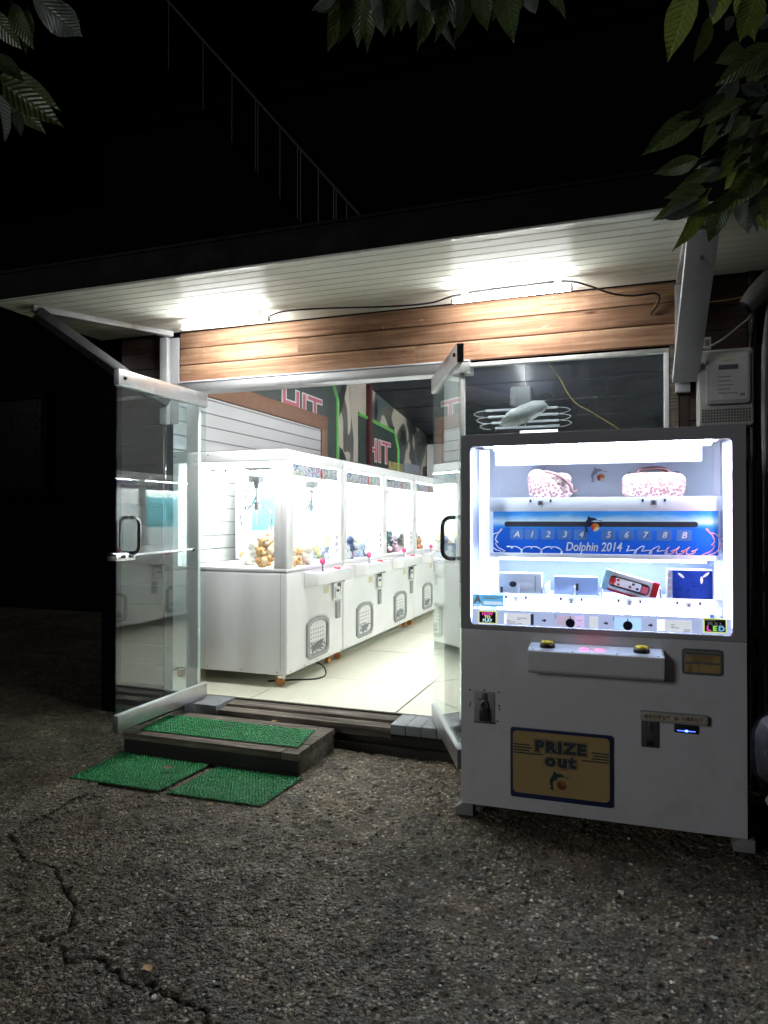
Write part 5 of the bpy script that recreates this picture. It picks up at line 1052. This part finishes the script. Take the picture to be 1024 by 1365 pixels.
for k, (u, z) in enumerate(((-.04, .12), (.05, .10), (.07, .125))): MB().ell((u, -.0418, z), (.018, .001, .006), 8, 6, M=Matrix.Rotation(R(40+50*k), 3, 'Y')).build('highlight_print', WP, A)
for k in range(4): MB().box(-.098, -.084, -.0412, -.0402, .015+.032*k, .037+.032*k).build('print_block', pm('pic_grey', (.4,)*3), A)

# ------------------------------------------------------------------ wrapped stool at the right edge
SL = thing('wrapped_stool', 'black padded stool wrapped in crumpled clear plastic beside the prize machine', 'stool', (0.585, 2.86, 0), inplace=True)
b = MB(); sx_, sy_ = 0.585, 2.86
b.lathe([(.02, .54), (.14, .548), (.168, .575), (.175, .65), (.172, .72), (.155, .762), (.10, .775), (.01, .777)], (sx_, sy_, 0), 40)
b.build('seat', pm('black_vinyl', (.006, .006, .007), .5, spec=.25), SL)
def mat_film():
    m = bpy.data.materials.new('clear_film'); m.use_nodes = True; MATS['clear_film'] = m; nt = m.node_tree; nt.nodes.clear()
    out = nn(nt, 'ShaderNodeOutputMaterial'); tr = nn(nt, 'ShaderNodeBsdfTransparent'); gl = nn(nt, 'ShaderNodeBsdfGlossy'); gl.inputs['Roughness'].default_value = .12; gl.inputs[0].default_value = (.6, .6, .66, 1)
    v = coords(nt); f, _ = tex_noise(nt, v, 22, 5, .6, 1.5); nb = bump(nt, f, 1.0, .03); nt.links.new(nb, gl.inputs['Normal'])
    ms = nn(nt, 'ShaderNodeMixShader'); lw = nn(nt, 'ShaderNodeLayerWeight'); lw.inputs[0].default_value = .35; nt.links.new(nb, lw.inputs['Normal'])
    nt.links.new(ramp(nt, lw.outputs['Facing'], [(0, .015), (.85, .12)]), ms.inputs[0]); nt.links.new(tr.outputs[0], ms.inputs[1]); nt.links.new(gl.outputs[0], ms.inputs[2]); nt.links.new(ms.outputs[0], out.inputs[0])
mat_film()
b = MB(); n = 72; prof = [(.06, .785), (.12, .782), (.165, .768), (.182, .73), (.186, .66), (.182, .58), (.172, .548), (.15, .53), (.09, .515)]
vs = []
for i, (r_, z_) in enumerate(prof):
    for k in range(n):
        a = 2*pi*k/n; w_ = 1 + .022*sin(7*a+i*1.3) + .016*sin(17*a-i*2.1) + random.uniform(-.012, .012); vs.append((sx_+r_*w_*cos(a), sy_+r_*w_*sin(a), z_+.006*sin(9*a+i)))
b.add(vs, [(i*n+k, i*n+(k+1) % n, (i+1)*n+(k+1) % n, (i+1)*n+k) for i in range(len(prof)-1) for k in range(n)]); b.build('plastic_film', 'clear_film', SL, angle=20)
MB().lathe([(.035, .44), (.13, .455), (.142, .475), (.13, .495), (.12, .515), (.03, .535)], (sx_, sy_, 0), 32).build('swivel', CHROME, SL)
MB().lathe([(.10, .0), (.10, .012), (.05, .03), (.048, .05), (.085, .25), (.13, .44)], (sx_, sy_, 0), 32).build('pedestal', pm('pedestal_grey', (.22, .22, .24), .4, metal=.4, grime=.4), SL)

# ------------------------------------------------------------------ tree overhead
RIGHT=[(0.095, 1.297, 2.398, 0.055, 1.287, 2.291, 0.048), (0.127, 1.337, 2.375, 0.108, 1.337, 2.303, 0.031), (0.162, 1.403, 2.463, 0.133, 1.365, 2.388, 0.034), (0.192, 1.284, 2.37, 0.173, 1.3, 2.3, 0.046), (0.164, 1.327, 2.359, 0.138, 1.301, 2.321, 0.019), (0.259, 1.516, 2.475, 0.221, 1.501, 2.436, 0.022), (0.259, 1.483, 2.333, 0.219, 1.468, 2.318, 0.018), (0.232, 1.432, 2.274, 0.175, 1.39, 2.278, 0.017), (0.158, 1.405, 2.274, 0.079, 1.401, 2.231, 0.027), (0.196, 1.395, 2.245, 0.109, 1.38, 2.213, 0.027), (0.214, 1.433, 2.264, 0.175, 1.391, 2.222, 0.017), (0.256, 1.466, 2.278, 0.211, 1.456, 2.248, 0.017), (0.238, 1.363, 2.194, 0.179, 1.313, 2.162, 0.016), (0.17, 1.459, 2.266, 0.12, 1.44, 2.191, 0.028), (0.209, 1.441, 2.225, 0.159, 1.448, 2.185, 0.024), (0.114, 1.407, 2.163, 0.037, 1.407, 2.146, 0.031), (0.217, 1.376, 2.169, 0.178, 1.381, 2.147, 0.02), (0.153, 1.364, 2.135, 0.102, 1.374, 2.133, 0.02), (0.187, 1.468, 2.186, 0.13, 1.423, 2.117, 0.025), (0.225, 1.324, 2.138, 0.204, 1.299, 2.093, 0.022), (0.142, 1.471, 2.17, 0.083, 1.446, 2.131, 0.025), (0.125, 1.393, 2.099, 0.058, 1.357, 2.082, 0.017), (0.11, 1.363, 2.078, 0.038, 1.33, 2.033, 0.02), (0.111, 1.33, 2.057, 0.042, 1.311, 2.019, 0.02), (0.124, 1.384, 2.082, 0.076, 1.394, 1.99, 0.037), (0.162, 1.418, 2.087, 0.13, 1.435, 2.017, 0.038), (0.17, 1.458, 2.11, 0.143, 1.48, 2.041, 0.021), (0.21, 1.433, 2.107, 0.165, 1.396, 2.064, 0.024), (0.206, 1.472, 2.121, 0.205, 1.502, 2.048, 0.049), (0.234, 1.491, 2.129, 0.213, 1.489, 2.04, 0.039), (0.215, 1.444, 2.059, 0.229, 1.431, 2.024, 0.017), (0.192, 1.46, 2.157, 0.163, 1.455, 2.122, 0.025), (0.164, 1.335, 2.067, 0.094, 1.283, 2.004, 0.019), (0.249, 1.485, 2.159, 0.228, 1.509, 2.156, 0.021), (0.183, 1.299, 2.17, 0.15, 1.306, 2.136, 0.025), (0.217, 1.379, 2.2, 0.177, 1.343, 2.15, 0.026), (0.231, 1.36, 2.168, 0.191, 1.363, 2.111, 0.035), (0.22, 1.479, 2.196, 0.176, 1.434, 2.137, 0.035), (0.237, 1.43, 2.149, 0.194, 1.387, 2.089, 0.041), (0.202, 1.44, 2.153, 0.171, 1.418, 2.103, 0.031), (0.194, 1.471, 2.211, 0.157, 1.489, 2.176, 0.028), (0.246, 1.41, 2.104, 0.213, 1.431, 2.071, 0.04), (0.229, 1.363, 2.06, 0.209, 1.33, 2.004, 0.039), (0.157, 1.399, 2.134, 0.113, 1.353, 2.1, 0.024), (0.204, 1.33, 2.084, 0.167, 1.312, 2.04, 0.032), (0.25, 1.433, 2.25, 0.221, 1.401, 2.185, 0.031)]
TOP=[(-0.523, 1.279, 2.574, -0.578, 1.284, 2.445, 0.037), (-0.522, 1.348, 2.619, -0.555, 1.367, 2.501, 0.033), (-0.577, 1.476, 2.715, -0.564, 1.474, 2.569, 0.036), (-0.508, 1.39, 2.635, -0.498, 1.396, 2.51, 0.039), (-0.414, 1.47, 2.669, -0.443, 1.467, 2.531, 0.046), (-0.393, 1.457, 2.642, -0.376, 1.472, 2.507, 0.046), (-0.354, 1.567, 2.723, -0.371, 1.563, 2.587, 0.036), (-0.427, 1.412, 2.63, -0.452, 1.418, 2.536, 0.033), (-0.245, 1.428, 2.594, -0.231, 1.421, 2.47, 0.049), (-0.23, 1.621, 2.73, -0.213, 1.629, 2.655, 0.036), (-0.178, 1.531, 2.64, -0.133, 1.517, 2.565, 0.028), (-0.3, 1.453, 2.627, -0.293, 1.462, 2.533, 0.045), (-0.55, 1.264, 2.544, -0.598, 1.255, 2.5, 0.026), (-0.598, 1.402, 2.643, -0.633, 1.362, 2.581, 0.029), (-0.505, 1.434, 2.666, -0.483, 1.44, 2.561, 0.035), (-0.285, 1.525, 2.675, -0.284, 1.517, 2.59, 0.046), (-0.347, 1.51, 2.692, -0.345, 1.527, 2.609, 0.041), (-0.531, 1.271, 2.555, -0.526, 1.246, 2.428, 0.036), (-0.471, 1.458, 2.686, -0.491, 1.481, 2.595, 0.046), (-0.358, 1.391, 2.608, -0.378, 1.382, 2.481, 0.043), (-0.233, 1.522, 2.659, -0.248, 1.506, 2.583, 0.046), (-0.406, 1.402, 2.634, -0.398, 1.394, 2.543, 0.05), (-0.344, 1.426, 2.629, -0.356, 1.428, 2.523, 0.044), (-0.469, 1.364, 2.617, -0.477, 1.354, 2.513, 0.044)]
LEFT=[(-1.042, 0.992, 2.462, -0.917, 1.008, 2.352, 0.034), (-1.025, 0.964, 2.414, -1.04, 0.975, 2.345, 0.012), (-1.017, 0.923, 2.396, -0.978, 0.92, 2.312, 0.017), (-1.104, 0.977, 2.321, -0.989, 1.002, 2.252, 0.03), (-1.017, 0.904, 2.244, -0.918, 0.936, 2.17, 0.03), (-1.073, 0.97, 2.281, -1.008, 0.969, 2.194, 0.014), (-1.008, 0.93, 2.211, -1.001, 0.923, 2.154, 0.008), (-1.116, 0.978, 2.29, -1.088, 0.985, 2.196, 0.031), (-1.024, 1.013, 2.474, -0.961, 1.015, 2.411, 0.025), (-1.051, 0.916, 2.309, -1.01, 0.941, 2.272, 0.029), (-1.134, 0.979, 2.449, -1.082, 0.995, 2.381, 0.037)]
TR = thing('cherry_tree', 'leafy tree overhead, its drooping pointed leaves hanging into the top of the view', 'tree', (1.15, -0.55, 0), inplace=True)
BARK = pm('bark', (.06, .05, .042), .85, var=.4, bmp=.8, bs=40)
MB().tube(spl([(1.15, -.55, -.1), (1.12, -.53, .6), (1.16, -.5, 1.4), (1.1, -.42, 2.2), (1.05, -.3, 3.0), (1.0, -.2, 4.2)], 5), .1, 14, rr=[.17-.0042*i for i in range(26)]).build('trunk', BARK, TR)
def branch(pts, r0, r1):
    p = spl(pts, 6); return MB().tube(p, r0, 8, rr=[r0+(r1-r0)*i/(len(p)-1) for i in range(len(p))]).build('branch', BARK, TR)
branch([(1.1, -.42, 2.3), (.9, .1, 2.65), (.6, .7, 2.66), (.38, 1.15, 2.5), (.27, 1.42, 2.34), (.22, 1.5, 2.2)], .045, .003)
branch([(.6, .7, 2.66), (.45, 1.0, 2.62), (.30, 1.25, 2.55), (.2, 1.35, 2.46)], .018, .003)
branch([(1.05, -.3, 3.0), (.5, .3, 3.1), (-.1, .9, 2.95), (-.4, 1.3, 2.72), (-.62, 1.5, 2.66)], .05, .003)
branch([(-.1, .9, 2.95), (-.15, 1.25, 2.78), (-.28, 1.45, 2.66)], .015, .003)
branch([(1.05, -.3, 3.1), (.2, .1, 3.2), (-.6, .5, 3.0), (-.95, .75, 2.6), (-1.08, .88, 2.35)], .05, .003)
LEAFMESH = []
for v in range(4):
    rs = random.Random(40+v); b = MB(); nl, nw = 12, 4; vs = []; fs = []
    curl, fold, tw = rs.uniform(.10, .25), rs.uniform(.12, .35), rs.uniform(-.25, .25)
    for i in range(nl+1):
        t = i/nl; wd = .5*(sin(pi*min(1, t**.85*1.02))**.85)*(1-.15*t) + .002; wd *= (1 - max(0, t-.82)*2.2)
        for j in range(-nw, nw+1):
            s_ = j/nw; w_ = wd*s_ * (1 + .03*(i % 2)*abs(s_))
            z_ = abs(s_)*wd*fold - curl*t*t + .02*sin(9*t+2*v)*abs(s_); a = tw*t
            vs.append((t, w_*cos(a)-z_*sin(a), z_*cos(a)+w_*sin(a)))
    m_ = 2*nw+1
    fs = [(i*m_+j, (i+1)*m_+j, (i+1)*m_+j+1, i*m_+j+1) for i in range(nl) for j in range(2*nw)]
    b.add(vs, fs); b.tube([(-.14, 0, .02), (-.05, 0, .005), (0, 0, 0), (.5, 0, -curl*.25-.004), (.97, 0, -curl*.94-.004)], .012, 5, rr=[.012, .012, .012, .009, .003])
    pair = []
    for mt in ('green_leaf', 'fresh_leaf'):
        o = b.build('leaf', mt, angle=80, recalc=False); pair.append(o.data); bpy.data.objects.remove(o)
    LEAFMESH.append(pair)
cdir = Vector((0, 0, 1.5))
def leaf(p, q, w, fresh=0.15, tilt=.55):
    p, q = Vector(p), Vector(q); d = q-p; L = d.length; x = d.normalized(); v = (cdir-p).normalized()
    nrm = (v + Vector((random.gauss(0, tilt), random.gauss(0, tilt), random.gauss(.25, tilt)))).normalized(); nrm = (nrm - x*nrm.dot(x)).normalized(); nrm = -nrm if random.random() < .16 else nrm; y = nrm.cross(x)
    wd = max(w*1.08, L*.36)
    M = Matrix((( x.x*L, y.x*wd, nrm.x*L*.9, p.x), (x.y*L, y.y*wd, nrm.y*L*.9, p.y), (x.z*L, y.z*wd, nrm.z*L*.9, p.z), (0, 0, 0, 1)))
    o = bpy.data.objects.new('leaf', random.choice(LEAFMESH)[1 if random.random() < fresh else 0]); COL.objects.link(o); o.parent = TR
    o.matrix_basis = Matrix.Translation(-TR.location) @ M
for i, t in enumerate(RIGHT): leaf(t[:3], t[3:6], t[6], 1.0 if i in (0, 2, 3, 18, 19, 24) else .1, .4)
for t in TOP: leaf(t[:3], t[3:6], t[6], 0, .45)
for t in LEFT: leaf(t[:3], t[3:6], t[6], 0, .45)
for k in range(22):                                   # the denser part of the right-hand twig
    p = Vector((.235, 1.43, 2.25)) + Vector((random.gauss(.02, .05), random.gauss(0, .08), random.gauss(.03, .06)))
    leaf(p, p+Vector((random.gauss(-.045, .03), random.gauss(0, .03), random.gauss(-.055, .02))), .04, .12, .6)
for k in range(26):                                   # more foliage round the twigs just out of the picture
    c = random.choice(((.30, 1.3, 2.62), (-.3, 1.45, 2.78), (-1.1, .85, 2.62), (.36, 1.3, 2.45)))
    p = Vector(c) + Vector((random.gauss(0, .12), random.gauss(0, .08), random.gauss(.08, .06))); leaf(p, p+Vector((random.gauss(0, .04), random.gauss(0, .04), -.09)), .045, .1)

# fallen leaves
def fallen(label, x, y, z, L, a, col):
    o = bpy.data.objects.new('fallen_leaf', LEAFMESH[int(L*1000) % 4][0].copy()); COL.objects.link(o)
    o.data.materials.clear(); o.data.materials.append(pm('dry_leaf_%d' % int(L*1e4), col, .7, var=.3, vs=40))
    o.location = (x, y, z); o.rotation_euler = (.12, -.1, a); o.scale = (L, L*.62, L*.8); tag(o, label, 'leaf')
fallen('dry orange-brown leaf lying alone on the asphalt', -1.50, 1.92, .016, .05, 2.6, (.42, .24, .10))
fallen('curled dark brown leaf lying on the left green ground mat', -2.60, 3.44, .042, .065, .3, (.13, .06, .03))
fallen('small brown leaf on the back plank of the wooden step', -2.25, 4.10, .165, .05, 1.0, (.20, .10, .05))
fallen('small tan leaf on the asphalt in front of the right ground mat', -2.10, 3.13, .016, .045, .6, (.30, .19, .09))
fallen('small pale leaf on the asphalt beneath the prize machine front', -0.05, 2.93, .016, .04, 2.0, (.5, .46, .38))
